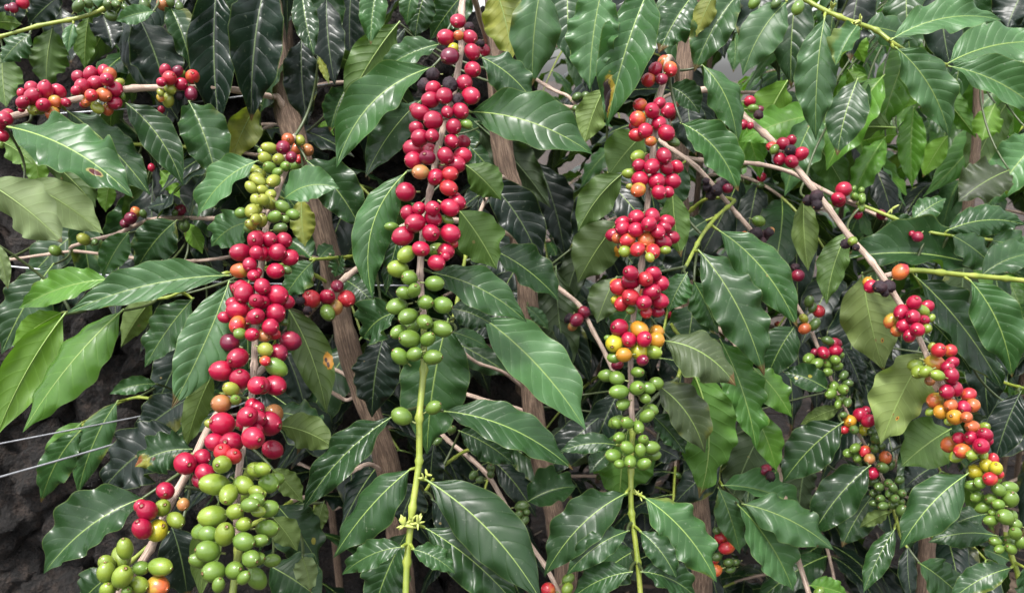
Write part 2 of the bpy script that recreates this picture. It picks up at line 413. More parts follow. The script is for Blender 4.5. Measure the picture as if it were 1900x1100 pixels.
# ================================================================ the ground and the far slope (setting)
def ground_z(x, y):
    s = max(0.0, y - 1.5)
    return 0.04 * min(s, 2.5) + 0.20 * (1 - math.exp(-s * 0.5)) + 0.05 * noise.noise(Vector((x * 1.3, y * 1.3, 0))) + 0.018 * noise.noise(Vector((x * 7, y * 7, 3))) - 0.02
def build_ground():
    xs = np.concatenate([-np.geomspace(40, 2.2, 14), np.linspace(-2, 2.4, 74), np.geomspace(2.6, 40, 14)])
    ys = np.concatenate([[-12, -6, -3, -1.5, -.6], np.linspace(0, 3.6, 66), np.geomspace(3.8, 60, 18)])
    V = [(x, y, ground_z(x, y)) for y in ys for x in xs]; nx = len(xs)
    F = [(j * nx + i, j * nx + i + 1, (j + 1) * nx + i + 1, (j + 1) * nx + i) for j in range(len(ys) - 1) for i in range(nx - 1)]
    b = NB('soil')
    tc = b.n('ShaderNodeTexCoord')
    n1 = b.n('ShaderNodeTexNoise', {'Vector': tc.outputs['Object'], 'Scale': 9.0, 'Detail': 8.0, 'Roughness': 0.7}).outputs[0]
    n2 = b.n('ShaderNodeTexNoise', {'Vector': tc.outputs['Object'], 'Scale': 70.0, 'Detail': 6.0, 'Roughness': 0.7}).outputs[0]
    v = b.n('ShaderNodeTexVoronoi', {'Vector': tc.outputs['Object'], 'Scale': 48.0})
    col = b.ramp(b.math('ADD', b.math('MULTIPLY', n1, 0.5), b.math('MULTIPLY', n2, 0.5)), [(0.32, (0.010, 0.0065, 0.0045)), (0.5, (0.028, 0.018, 0.0125)), (0.68, (0.070, 0.047, 0.032))])
    h = b.math('ADD', b.math('MULTIPLY', n2, 0.7), b.math('MULTIPLY', v.outputs['Distance'], 0.5))
    bump = b.n('ShaderNodeBump', {'Strength': 1.0, 'Distance': 0.02, 'Height': h})
    pr = b.n('ShaderNodeBsdfPrincipled', {'Base Color': col, 'Roughness': 0.95, 'Normal': bump.outputs[0]})
    b.t.links.new(pr.outputs[0], b.out.inputs[0])
    o = bpy.data.objects.new('ground', mesh_from('ground', V, F, [b.m])); link(o)
    o['kind'] = 'structure'; o['label'] = 'dark brown soil under the coffee plants'
build_ground()

def build_litter():
    b = NB('dead_leaf')
    vc = b.n('ShaderNodeTexCoord')
    rp = b.n('ShaderNodeNewGeometry').outputs['Random Per Island']
    col = b.ramp(rp, [(0.0, (0.030, 0.018, 0.012)), (0.35, (0.08, 0.047, 0.029)), (0.7, (0.15, 0.098, 0.062)), (0.97, (0.27, 0.20, 0.14))])
    n = b.n('ShaderNodeTexNoise', {'Vector': vc.outputs['Object'], 'Scale': 90.0, 'Detail': 4.0}).outputs[0]
    col = b.mix(b.mapr(n, 0.45, 0.7, 0.0, 0.6), col, (0.05, 0.03, 0.02))
    pr = b.n('ShaderNodeBsdfPrincipled', {'Base Color': col, 'Roughness': 0.85})
    b.t.links.new(pr.outputs[0], b.out.inputs[0])
    r = np.random.default_rng(5); V = []; F = []
    for _ in range(3800):
        y = 0.75 + 2.3 * r.random() ** 1.3; x = r.uniform(-1.0, 1.15) * (0.5 + 0.5 * y)
        z = ground_z(x, y) + r.uniform(0.002, 0.02)
        a = r.uniform(0, 6.28); k = len(V)
        if r.random() < 0.62:                                   # dead leaf scrap, curled
            L, W = r.uniform(.015, .075), r.uniform(.008, .028); c = r.uniform(-.4, .6)
            tz = r.uniform(-.4, .4)
            for (s, w, h) in ((-.5, 0, 0), (-.2, 1, c * .5), (.2, .9, c), (.5, 0, .2)):
                for sd in (-1, 0, 1):
                    lx, ly = s * L, sd * w * W * .5
                    V.append((x + lx * math.cos(a) - ly * math.sin(a), y + lx * math.sin(a) + ly * math.cos(a), z + (h * W if sd else h * W * .3) + lx * tz))
            for i in range(3):
                for j in range(2):
                    q = k + i * 3 + j
                    F.append((q, q + 1, q + 4, q + 3))
        else:                                                   # bit of twig
            L, R = r.uniform(.02, .12), r.uniform(.0008, .003); tz = r.uniform(-.25, .25)
            for s in (-.5, .5):
                for q in range(4):
                    an = q * 1.5708
                    ly = math.cos(an) * R
                    V.append((x + s * L * math.cos(a) - ly * math.sin(a), y + s * L * math.sin(a) + ly * math.cos(a), z + math.sin(an) * R + s * L * tz))
            for q in range(4): F.append((k + q, k + (q + 1) % 4, k + 4 + (q + 1) % 4, k + 4 + q))
    o = bpy.data.objects.new('leaf_litter', mesh_from('leaf_litter', V, F, [b.m])); link(o)
    tag(o, 'dead leaves and bits of twig lying on the dark soil', 'leaf litter', kind='stuff')
build_litter()

# ================================================================ lava rock wall, a thing of stacked stones
def rock_material():
    b = NB('lava_rock')
    tc = b.n('ShaderNodeTexCoord'); oi = b.n('ShaderNodeObjectInfo')
    off = b.n('ShaderNodeVectorMath', {0: tc.outputs['Object'], 1: oi.outputs['Location']}, operation='ADD').outputs[0]
    n1 = b.n('ShaderNodeTexNoise', {'Vector': off, 'Scale': 3.2, 'Detail': 8.0, 'Roughness': 0.72}).outputs[0]
    n2 = b.n('ShaderNodeTexNoise', {'Vector': off, 'Scale': 14.0, 'Detail': 6.0, 'Roughness': 0.7}).outputs[0]
    vo = b.n('ShaderNodeTexVoronoi', {'Vector': off, 'Scale': 11.0}).outputs['Distance']
    c = b.ramp(n1, [(0.32, (0.0025, 0.002, 0.0016)), (0.48, (0.0095, 0.0062, 0.0045)), (0.68, (0.060, 0.039, 0.028))])
    c = b.mix(b.mapr(oi.outputs['Random'], 0.5, 1.0, 0.0, 0.35), c, (0.020, 0.012, 0.009))
    h = b.math('ADD', b.math('MULTIPLY', n2, 1.0), b.math('ADD', b.math('MULTIPLY', vo, 0.7), n1))
    bump = b.n('ShaderNodeBump', {'Strength': 1.0, 'Distance': 0.035, 'Height': h})
    pr = b.n('ShaderNodeBsdfPrincipled', {'Base Color': c, 'Roughness': 0.92, 'Normal': bump.outputs[0]})
    b.t.links.new(pr.outputs[0], b.out.inputs[0]); return b.m
ROCK = rock_material()
def stone_mesh(seed):
    import bmesh
    bm = bmesh.new(); bmesh.ops.create_icosphere(bm, subdivisions=4, radius=1.0)
    for v in bm.verts:
        p = v.co.copy(); q = p + Vector((seed * 13.1, 0, 0))
        k = 1 + 0.34 * noise.noise(q * 1.4) + 0.20 * noise.noise(q * 3.3) + 0.13 * noise.noise(q * 7.5) + 0.07 * noise.noise(q * 15)
        v.co = p * k
    me = bpy.data.meshes.new('stone'); bm.to_mesh(me); bm.free()
    me.materials.append(ROCK)
    me.polygons.foreach_set('use_smooth', [True] * len(me.polygons))
    return me
STONES = [stone_mesh(i) for i in range(6)]
def build_wall():
    r = np.random.default_rng(3)
    x0, x1 = -1.75, -0.02
    def front(x): return 1.28 + 0.16 * (x + 0.9) + 0.10 * math.sin(x * 2.1)
    root = bpy.data.objects.new('rock_wall', None); link(root, None, (-0.9, 1.5, 0.0))
    tag(root, 'dark rough lava rock wall behind the plants at left', 'rock wall')
    # unseen core box added behind the stones to stop light leaking through
    V = []; F = []
    xs = np.linspace(x0, x1, 12)
    for x in xs:
        f = front(x) + 0.06
        for (y, z) in ((f, -.1), (f + .05, 1.14), (f + .4, 1.16), (f + .45, -.1)): V.append((x + .9, y - 1.5, z))
    for i in range(11):
        for k in range(4): F.append((i * 4 + k, i * 4 + (k + 1) % 4, i * 4 + 4 + (k + 1) % 4, i * 4 + 4 + k))
    F += [(0, 1, 2, 3), (47, 46, 45, 44)]
    c = bpy.data.objects.new('rubble_core', mesh_from('rubble_core', V, F, [ROCK], smooth=False)); link(c, root, (-0.9, 1.5, 0.0))
    z = 0.02
    while z < 1.25:
        x = x0 + r.uniform(0, .1); hh = r.uniform(.055, .095)
        while x < x1:
            w = r.uniform(.05, .115)
            if not (z > 1.16 and r.random() < .3):
                o = bpy.data.objects.new('stone', STONES[r.integers(6)])
                o.rotation_euler = r.uniform(0, 6.28, 3)
                o.scale = (w * .82, w * .72, hh * .82)
                link(o, root, (x + w * .5, front(x) + r.uniform(-.025, .03), z + r.uniform(-.015, .02)))
            x += w * 1.12
        z += hh * 1.12
build_wall()

# ================================================================ trellis wires
def wire_mat():
    b = NB('galvanised_wire')
    tc = b.n('ShaderNodeTexCoord')
    n = b.n('ShaderNodeTexNoise', {'Vector': tc.outputs['Object'], 'Scale': 90.0, 'Detail': 3.0}).outputs[0]
    pr = b.n('ShaderNodeBsdfPrincipled', {'Base Color': b.ramp(n, [(0.35, (0.22, 0.225, 0.24)), (0.7, (0.34, 0.35, 0.37))]), 'Metallic': 0.6, 'Roughness': 0.42})
    b.t.links.new(pr.outputs[0], b.out.inputs[0]); return b.m
WIRE = wire_mat()
for (p, q, rad, lab) in (
    ((-260, 462, .95), (760, 530, 1.02), .0011, 'thin grey wire running behind the pale underside leaves at left'),
    ((-260, 872, .80), (1100, 573, 1.34), .0009, 'upper of two grey wires crossing the dark rock at lower left'),
    ((-260, 956, .72), (820, 612, 1.16), .0011, 'lower and brighter of two wires crossing the dark rock at lower left'),
    ((-260, 219, .98), (620, 155, 1.03), .0011, 'thin pale wire behind the cherry branch at upper left')):
    a, b_ = at(*p), at(*q)
    path = np.array([a + (b_ - a) * t - np.array((0, 0, .012 * math.sin(math.pi * t))) for t in np.linspace(0, 1, 30)])
    V, F, U = tube(path - a, np.full(30, rad), 6)
    o = bpy.data.objects.new('trellis_wire', mesh_from('trellis_wire', V, F, [WIRE], U)); link(o, None, a)
    tag(o, lab, 'wire', 'trellis wires')

# ================================================================ coffee plants: trunks and branches
PLANTS = {}
def plant(key, label, trunk, radii, group='coffee plants in the front row'):
    """trunk: pixel+depth points from the top down; a last point is dropped to the ground"""
    pts = [at(*p) for p in trunk]
    g = pts[-1] + (pts[-1] - pts[-2]) * 0.35; g = np.array((g[0], g[1] + .05, ground_z(g[0], g[1] + .05) - .03))
    pts.append(g)
    root = bpy.data.objects.new('coffee_plant', None); base = np.array((g[0], g[1], g[2] + .03)); link(root, None, base)
    tag(root, label, 'coffee plant', group)
    path = spline(pts, 90); rad = np.interp(np.linspace(0, 1, 90), np.linspace(0, 1, len(radii)), radii)
    V, F, U = tube(path - base, rad, 14, rough=0.30, seed=len(PLANTS) * 5.3)
    o = bpy.data.objects.new('trunk', mesh_from('trunk', V, F, [BARK], U)); link(o, root, base)
    PLANTS[key] = dict(root=root, path=path)
plant('A', 'coffee plant with slanting pale trunk, leftmost of the front row',
      [(500, -220, .95), (508, 0, .94), (520, 150, .93), (545, 255, .93), (600, 430, .93), (650, 660, .94), (715, 850, .96), (738, 1000, .99), (748, 1120, 1.02)], [.008, .011, .0128, .012, .012, .012, .0125, .013, .015, .018])
plant('B', 'coffee plant carrying the long red branch with green cherries below at centre left',
      [(900, -220, 1.0), (915, 0, .99), (930, 250, .98), (955, 370, .98), (980, 560, .98), (990, 760, .99), (1035, 990, 1.0), (1050, 1120, 1.02)], [.008, .010, .0115, .012, .0115, .012, .0125, .015, .018])
plant('C', 'coffee plant carrying the straight branch of spaced clusters and the diagonal branch beside it',
      [(1300, -220, .96), (1285, 0, .95), (1270, 130, .95), (1258, 290, .96), (1268, 480, .98), (1290, 760, 1.02), (1300, 980, 1.05), (1300, 1120, 1.06)], [.007, .009, .0105, .0105, .0095, .010, .011, .013, .016])
plant('D', 'coffee plant with thin upright stem and green leafy shoots along the right edge',
      [(1822, -260, 1.16), (1818, 40, 1.15), (1808, 300, 1.14), (1760, 600, 1.12), (1718, 850, 1.1), (1712, 1120, 1.12)], [.005, .006, .0065, .008, .0095, .011, .015])

BR = {}
def branch(key, pk, pts, r0, r1, green=2.0, root=True, nodes=0.034):
    """pts: pixel+depth along the branch from its trunk outward; r in mm; green: fraction where wood turns to green shoot"""
    P = [at(*p) for p in pts]
    if root:
        tp = PLANTS[pk]['path']; k = np.argmin(np.linalg.norm(tp - P[0] - np.array((0, 0, -.03)), axis=1))
        if np.linalg.norm(tp[k] - P[0]) > .012: P = [tp[k], tp[k] * .5 + P[0] * .5 + np.array((0, 0, .012))] + P; skip = True
    ln = sum(np.linalg.norm(P[i + 1] - P[i]) for i in range(len(P) - 1))
    n = max(24, int(ln / .004)); path = spline(P, n)
    s = np.concatenate([[0], np.cumsum(np.linalg.norm(np.diff(path, axis=0), axis=1))])
    rad = np.interp(s / s[-1], [0, 1], [r0, r1]) * .001
    nd = np.arange(nodes * .7, s[-1], nodes)
    for x in nd: rad *= 1 + (0.28 if x / s[-1] < green else 0.5) * np.exp(-((s - x) / .0022) ** 2)
    rr = np.random.default_rng(len(BR) + 40)
    wob = np.stack([np.interp(s, np.concatenate([[0], nd, [s[-1]]]), np.concatenate([[0], rr.normal(0, .0016, len(nd)), [0]])) for _ in range(3)], 1)
    BR[key] = dict(plant=pk, path=path + wob, rad=rad, green=green, s=s / s[-1], extra=[], px=np.array([pix(p) for p in path]))
branch('b1', 'A', [(505, 182, .91), (420, 166, .85), (300, 162, .81), (225, 167, .79), (150, 185, .78), (60, 208, .77), (-60, 232, .76)], 3.4, 2.8)
branch('b2', 'A', [(545, 258, .80), (520, 330, .75), (500, 400, .71), (491, 480, .685), (478, 600, .66), (466, 700, .64), (450, 840, .605), (437, 960, .58), (430, 1110, .565)], 3.2, 2.4, green=.93)
branch('b3', 'B', [(770, 415, .90), (725, 452, .86), (660, 500, .82), (575, 580, .77), (480, 690, .70), (395, 775, .665), (345, 885, .635), (275, 1015, .605), (215, 1120, .59)], 3.0, 2.9)
branch('b4', 'A', [(430, 405, .93), (330, 400, .93), (265, 412, .93), (200, 435, .93), (130, 462, .95)], 2.6, 2.0)
branch('b4b', 'A', [(400, 480, 1.0), (330, 485, 1.0), (180, 472, 1.0), (90, 474, 1.0), (-40, 490, 1.0)], 2.2, 1.7)
branch('b5', 'B', [(866, -30, .74), (858, 60, .70), (845, 160, .68), (815, 280, .66), (795, 380, .65), (785, 500, .64), (785, 600, .635), (782, 700, .63), (775, 850, .62), (765, 960, .61), (752, 1120, .60)], 3.0, 2.3, green=.735)
branch('b7', 'C', [(1245, 110, .77), (1220, 200, .735), (1210, 300, .72), (1200, 390, .71), (1192, 480, .70), (1180, 580, .695), (1172, 670, .69), (1168, 800, .685), (1173, 910, .675), (1180, 985, .67), (1190, 1120, .66)], 3.1, 2.1, green=.79)
branch('b8', 'C', [(1330, 170, .95), (1370, 205, .90), (1440, 265, .87), (1510, 350, .845), (1570, 430, .825), (1640, 520, .80), (1690, 600, .785), (1740, 700, .775), (1800, 800, .765), (1850, 920, .755), (1880, 1030, .745), (1910, 1120, .74)], 3.6, 2.3, green=.90)
branch('b9', 'C', [(1225, 265, .90), (1290, 312, .88), (1340, 365, .88), (1395, 432, .88), (1480, 570, .88), (1512, 640, .87), (1545, 715, .865), (1590, 800, .86), (1640, 890, .855), (1655, 945, .85), (1668, 985, .85)], 2.8, 1.6, green=.93)
branch('b10', 'C', [(1262, 292, .95), (1310, 298, .95), (1400, 305, .94), (1470, 325, .93), (1560, 368, .92), (1645, 408, .92)], 2.7, 2.0)
branch('b11', 'C', [(1400, -90, .80), (1440, -50, .75), (1490, 0, .73), (1560, 38, .72), (1620, 62, .72), (1660, 86, .715), (1705, 104, .73), (1757, 121, .745)], 2.6, 1.7, green=0)
branch('b12', 'A', [(320, -60, .88), (195, 15, .86), (110, 40, .85), (0, 70, .84), (-60, 85, .84)], 2.0, 2.0, green=0)
branch('b13', 'B', [(1000, 505, 1.03), (1030, 530, 1.0), (1075, 575, .96), (1115, 640, .93), (1150, 720, .92)], 3.0, 2.4)
branch('b14', 'B', [(760, 745, .98), (820, 805, .93), (885, 865, .91), (940, 940, .89), (985, 1010, .87), (1025, 1075, .86), (1050, 1130, .86)], 2.6, 2.4)
branch('b14b', 'B', [(985, 735, 1.05), (930, 690, 1.02), (880, 668, 1.0), (840, 640, 1.0)], 2.4, 1.8)
branch('b15', 'B', [(940, 110, 1.02), (975, 135, 1.0), (1030, 168, .98), (1060, 185, .97), (1090, 230, .96)], 2.4, 1.8)
branch('b15b', 'B', [(935, 205, 1.04), (1010, 196, 1.02), (1080, 194, 1.0), (1130, 200, 1.0)], 2.6, 2.0)
branch('b16', 'C', [(1240, 560, 1.0), (1350, 625, .93), (1375, 680, .90), (1410, 770, .88), (1440, 865, .86), (1472, 1000, .85), (1500, 1100, .84), (1510, 1140, .84)], 2.7, 2.6)
branch('b17', 'A', [(640, 740, .97), (600, 715, .95), (560, 690, .94), (520, 700, .94)], 2.4, 1.8)
branch('b18', 'C', [(1642, 512, .806), (1700, 504, .815), (1800, 514, .82), (1900, 520, .82), (1960, 524, .82)], 2.6, 2.4, green=0.05, root=False)
branch('b19', 'C', [(1562, 368, .922), (1605, 382, .91), (1700, 425, .89), (1760, 438, .88), (1840, 445, .88)], 1.9, 1.6, green=.1, root=False)
branch('b20', 'C', [(1360, 372, .90), (1335, 400, .84), (1300, 440, .80), (1272, 495, .77)], 2.0, 1.7, green=0)
branch('b21', 'A', [(660, 470, .93), (625, 474, .90), (575, 482, .87)], 1.8, 1.5, green=0)
branch('b22', 'C', [(1250, 600, .93), (1262, 640, .82), (1258, 700, .76)], 2.0, 1.6, green=0)
branch('b23', 'C', [(1310, 850, .98), (1333, 895, .90), (1370, 935, .86), (1390, 960, .85)], 1.9, 1.5, green=0.1)
branch('b24', 'A', [(470, 500, .86), (428, 512, .715), (330, 545, .735), (220, 565, .735), (130, 578, .735)], 1.8, 1.2, green=0)
branch('b25', 'D', [(1720, 980, 1.0), (1760, 1010, .92), (1840, 1000, .86)], 2.0, 1.5, green=0)
# boughs above the top edge that carry the hanging leaves
branch('t1', 'A', [(508, -130, .93), (400, -90, .86), (250, -50, .86), (90, -30, .87), (-80, -20, .88)], 3.2, 2.4)
branch('t2', 'A', [(508, -100, .93), (560, -60, .84), (640, -45, .80), (760, -40, .80)], 3.2, 2.4)
branch('t3', 'B', [(912, -120, .98), (960, -70, .84), (1010, -55, .78), (1130, -50, .75), (1230, -45, .75)], 3.2, 2.4)
branch('t4', 'C', [(1290, -140, .95), (1310, -60, .83), (1380, -30, .78), (1470, -15, .76)], 3.0, 2.4)
branch('t5', 'B', [(912, -100, .98), (880, -60, .86), (800, -50, .84), (720, -50, .84)], 2.8, 2.2)
branch('t6', 'D', [(1822, -170, 1.16), (1740, -80, 1.02), (1600, -50, .97), (1490, -45, .95), (1420, -40, .95)], 2.8, 2.0)
branch('t7', 'D', [(1822, -170, 1.16), (1850, -60, 1.0), (1930, -40, .95)], 2.6, 2.0)
# shoots further inside the bushes
branch('s1', 'A', [(560, 690, 1.0), (420, 730, .98), (300, 738, .98), (220, 745, 1.0), (148, 792, 1.02)], 2.2, 1.5, green=.4)
branch('s2', 'B', [(925, 330, .94), (895, 380, .90), (870, 450, .85), (850, 540, .80), (838, 600, .77)], 2.4, 1.6, green=.6)
branch('s3', 'A', [(640, 880, .90), (560, 925, .80), (500, 955, .74), (400, 1000, .71), (310, 1000, .70), (200, 1075, .70)], 2.4, 1.6, green=.5)
branch('s4', 'B', [(940, 820, .96), (880, 830, .92), (830, 860, .87), (785, 912, .82)], 2.2, 1.5, green=.4)
branch('s5', 'A', [(500, 290, .98), (300, 268, .99), (150, 272, .94), (60, 270, .91), (-20, 262, .88)], 2.4, 1.6, green=.4)
branch('s6', 'D', [(1770, 650, 1.05), (1820, 690, .96), (1898, 720, .90), (1950, 720, .88)], 2.2, 1.6, green=.3)

# ================================================================ cherries: crop origin, branch, cluster radius, then x, y, r, colour in 2.973x crops of the photograph
Z = 2.973
CH = []
def ch(ox, oy, br, rc, txt):
    for it in txt.split(';'):
        p = it.split()
        if len(p) < 4: continue
        CH.append(dict(x=ox + float(p[0]) / Z, y=oy + float(p[1]) / Z, r=float(p[2]) / Z, c=p[3], b=br, rc=rc))
ch(0, 0, 'b1', .018, '''175 485 35 r;250 500 45 r;322 505 40 r;180 533 45 r;125 565 36 r;240 580 40 r;305 565 36 a;185 607 36 l;290 627 38 a;365 567 26 r;120 515 25 r;250 470 28 r;120 605 18 r;
432 425 34 r;500 410 40 r;572 395 34 r;605 412 36 a;455 480 42 r;528 460 42 r;590 440 38 r;634 493 40 r;503 528 36 o;573 525 40 a;632 566 38 r;537 596 34 l;595 605 34 a;660 455 26 l;420 500 28 r;475 565 28 a;675 530 20 g;
912 390 32 r;978 395 30 m;997 413 26 g;935 432 38 o;1062 425 38 o;890 455 28 r;1000 465 36 r;938 492 34 l;928 552 38 l;885 540 22 a;990 530 24 k;1053 517 38 m;885 510 22 l;
25 655 42 r;0 680 30 r;15 750 32 r;5 800 20 g''')
ch(0, 0, 'b12', .014, '433 35 36 G;487 20 30 G;600 28 36 G;615 90 34 G;640 25 26 G;690 45 20 G;125 15 36 r;75 45 26 m;45 45 20 m')
ch(0, 0, 't1', .014, '800 30 36 G;900 25 36 A;940 10 26 G;990 40 26 G')
ch(0, 0, 'b4', .012, '815 755 22 o;835 925 20 r;890 605 20 r')
ch(475, 0, 'b5', .024, '''1115 118 42 r;1047 208 45 r;1118 197 28 a;1180 207 40 r;1088 268 32 Y;1070 312 48 m;1193 288 48 r;1255 280 38 r;1195 385 46 r;1150 458 46 r;975 412 38 k;935 472 42 k;1185 530 50 r;978 490 42 r;1040 530 46 r;1070 470 42 k;963 552 46 r;1113 550 34 k;888 605 38 r;908 622 46 r;977 665 50 r;1055 620 36 r;1128 613 46 r;885 708 40 r;905 760 48 r;972 750 40 r;1090 700 44 r;1080 780 38 r;1160 685 32 g;1175 150 28 k;865 820 46 r;868 885 50 r;945 870 44 m;1045 858 46 r;1140 858 48 r;1100 910 50 r;908 950 45 A;990 978 46 r;1070 960 44 o;1063 1038 48 o;1100 1095 36 r;825 1060 54 r;1240 240 22 k''')
ch(475, 365, 'b5', .026, '''838 90 44 r;878 145 54 r;900 65 38 r;975 65 44 r;978 120 50 r;1070 62 50 r;1112 35 44 r;965 200 52 r;1072 203 54 r;810 218 54 r;910 288 48 r;1048 302 48 r;995 365 44 r;1090 262 26 o;1058 128 30 g;1045 330 28 r;748 165 32 g;830 318 48 L;
783 398 58 L;846 448 50 g;872 517 44 g;820 530 44 g;985 478 48 g;777 605 56 g;935 582 46 g;1030 598 56 g;838 660 52 g;930 690 50 g;787 745 46 g;1022 728 54 g;848 783 56 g;948 785 46 g;795 880 50 g;875 868 46 g;975 885 52 g''')
ch(475, 730, 'b5', .020, '803 125 56 g;980 77 46 g')
ch(475, 0, 'b2', .024, '''177 770 36 a;242 775 32 l;150 815 40 m;222 820 32 a;285 828 34 A;75 818 40 l;195 868 32 m;125 880 40 l;50 875 40 l;240 878 28 o;222 908 38 g;75 925 36 g;162 920 34 g;118 950 30 g;20 960 36 l;97 998 42 l;15 1000 38 l;35 1050 34 l;80 1075 36 l;35 840 24 g''')
ch(475, 365, 'b2', .024, '''75 35 42 l;40 20 38 l;147 55 38 g;103 112 38 g;30 132 40 l;160 125 26 g;203 100 38 g;135 175 38 G;8 70 30 l;
10 225 44 r;75 238 44 r;155 240 44 r;30 312 46 r;118 307 50 r;185 335 48 r;108 410 48 r;168 405 30 G;5 420 30 r;35 495 48 r;118 543 58 r;165 580 42 r;30 580 46 r;108 643 56 r;5 665 44 r;80 718 48 r;100 760 34 o;40 765 40 A;190 795 52 m;122 863 52 m;52 843 46 l;150 690 28 G;110 940 58 g;30 1040 50 r;105 1040 56 r;50 905 30 o''')
ch(0, 0, 'b2', .024, '1400 935 34 l;1415 985 40 l;1385 1035 36 l')
ch(0, 365, 'b2', .028, '''1390 80 46 l;1415 20 38 l;1385 155 36 l;1412 125 36 l;1408 240 48 r;1327 308 52 r;1415 310 40 r;1377 375 40 r;1325 408 46 a;1400 435 36 r;1330 505 46 r;1345 530 56 r;1287 590 38 r;1310 625 56 r;1240 665 34 r;1310 705 48 o;1325 755 36 g;1410 660 48 r;1415 575 40 r;1312 890 58 r;1222 960 62 r;1325 1005 58 r;1275 1060 46 l;1415 1040 50 r;1390 760 38 r''')
ch(0, 730, 'b2', .030, '''1220 55 52 A;1300 35 34 g;1365 125 58 r;1395 70 46 r;1227 167 66 r;1185 268 54 r;1277 270 62 r;1395 245 60 r;1160 165 30 l;1230 325 50 o;1290 345 44 o;1225 390 58 L;
1185 500 70 L;1260 555 58 L;1342 505 56 L;1410 420 52 L;1297 650 50 L;1380 612 50 g;1172 678 72 L;1345 720 46 L;1240 775 66 L;1150 775 50 g;1345 815 58 g;1145 868 66 g;1385 910 56 g;1095 920 46 g;1178 982 66 g;1293 975 56 g;1345 1015 42 g;1205 1055 44 g;1420 560 40 L;1425 650 36 L''')
ch(475, 730, 'b2', .030, '70 165 70 r;5 140 50 r;0 205 40 r;10 80 40 r;5 255 45 r;35 415 44 L;70 495 60 g;110 470 46 g;65 635 58 g;0 590 50 g;62 745 62 g;20 810 44 g;10 910 44 g;0 540 40 L')
ch(0, 730, 'b3', .024, '''1115 352 46 r;1022 385 62 r;1130 435 50 r;1100 480 40 r;912 535 48 r;778 620 40 r;812 645 56 r;785 745 54 r;895 630 56 L;970 697 50 L;868 755 60 Y;1010 610 36 A;
690 855 54 L;668 905 58 L;590 935 46 L;585 985 56 L;675 1010 64 L;778 962 50 g;885 955 58 L;765 1055 54 L;870 1062 58 a;610 1060 44 L;590 1085 46 L;700 1090 34 g''')
ch(475, 365, 'b3', .020, '305 565 50 o;393 553 42 r;448 493 36 m;500 562 46 o;432 612 46 A;395 640 46 g;245 575 26 k;678 265 32 k;678 330 32 r;285 628 26 k')
ch(950, 0, 'b7', .019, '''790 382 36 r;873 383 42 o;752 443 40 o;825 438 34 m;707 580 38 o;812 570 36 r;773 612 46 r;865 612 44 r;912 640 46 r;693 658 46 o;810 683 44 r;735 722 42 r;690 745 40 o;852 735 46 r;900 720 38 a;765 780 30 a;890 785 32 G;
693 865 40 L;700 912 36 r;772 918 44 r;838 860 42 r;850 925 40 r;908 920 36 r;648 958 36 L;705 990 46 r;797 1000 48 r;883 1000 44 r;697 1048 42 a;812 1062 42 r;860 1060 32 r;650 1030 22 l''')
ch(950, 365, 'b7', .022, '''612 145 40 r;612 175 42 r;685 112 42 r;773 108 46 r;855 138 42 r;683 183 42 r;755 150 42 r;840 170 36 r;803 192 40 r;880 225 42 r;830 250 46 r;638 240 38 o;585 230 32 a;740 237 46 a;692 290 42 o;775 302 42 o;622 302 36 L;845 295 30 L;760 335 30 l;
655 422 46 r;652 468 44 r;735 455 42 o;778 425 42 r;820 478 42 r;592 498 48 o;770 525 48 r;655 553 48 o;570 570 26 Y;728 585 44 r;815 575 44 r;607 590 40 o;740 637 34 o;802 632 34 r;655 625 28 g;570 480 30 y;
592 722 50 r;703 733 48 y;797 745 42 y;645 788 42 r;730 785 46 r;797 790 44 y;565 810 50 Y;700 852 46 Y;617 872 42 y;565 888 36 g;782 858 42 L;720 902 34 m;530 780 22 g;
693 967 38 g;578 1000 46 g;795 1030 42 g;690 1055 48 g;590 1075 46 g;750 1055 40 g''')
ch(950, 730, 'b7', .020, '612 58 38 g;735 28 34 g;745 122 42 g;765 90 40 g;578 165 32 g;635 162 40 g;697 185 38 g;592 240 36 g;724 255 34 g;635 298 42 g;707 313 38 g;765 297 44 g;560 342 44 g;652 375 42 g;595 388 30 g;728 388 40 g;785 340 34 g')
ch(950, 0, 'b8', .014, '1312 560 34 r;1330 600 28 g;1365 605 22 m;1360 635 26 k;1275 690 28 r;1315 695 20 r')
ch(1420, 0, 'b8', .016, '142 775 30 r;97 793 36 r;35 808 28 o;50 825 28 g;138 830 30 k;195 850 38 r;80 878 36 r;145 893 38 r;280 1085 36 k')
ch(1420, 0, 'b10', .014, '432 1045 42 r;400 1095 36 r;488 1040 16 g;530 1050 20 g;495 1085 22 g;530 1090 24 g')
ch(1420, 365, 'b10', .012, '405 20 40 r;510 95 28 r;530 60 24 g;535 20 24 g;490 5 20 g;640 100 28 m')
ch(1420, 365, 'b19', .012, '840 222 30 m;810 205 18 r')
ch(1420, 365, 'b8', .020, '''240 20 34 k;285 45 30 k;482 245 30 L;445 260 28 k;500 280 20 k;745 415 44 o;565 470 28 y;582 495 36 r;632 498 36 k;680 495 36 k;658 530 24 k;
820 585 40 r;748 635 42 r;895 605 34 r;865 628 38 L;817 662 40 r;873 682 32 r;695 685 40 a;915 670 24 L;765 712 44 r;840 732 38 r;890 728 30 L;725 740 34 a;795 768 36 r;
955 847 42 o;1020 850 36 o;935 920 48 a;1030 915 34 r;1005 942 38 r;1025 985 42 r;825 930 38 L;845 965 42 L;885 965 40 L;950 985 36 L;908 1015 28 A;918 825 22 l;1000 1075 42 r;1050 1060 38 r;1120 1090 40 o''')
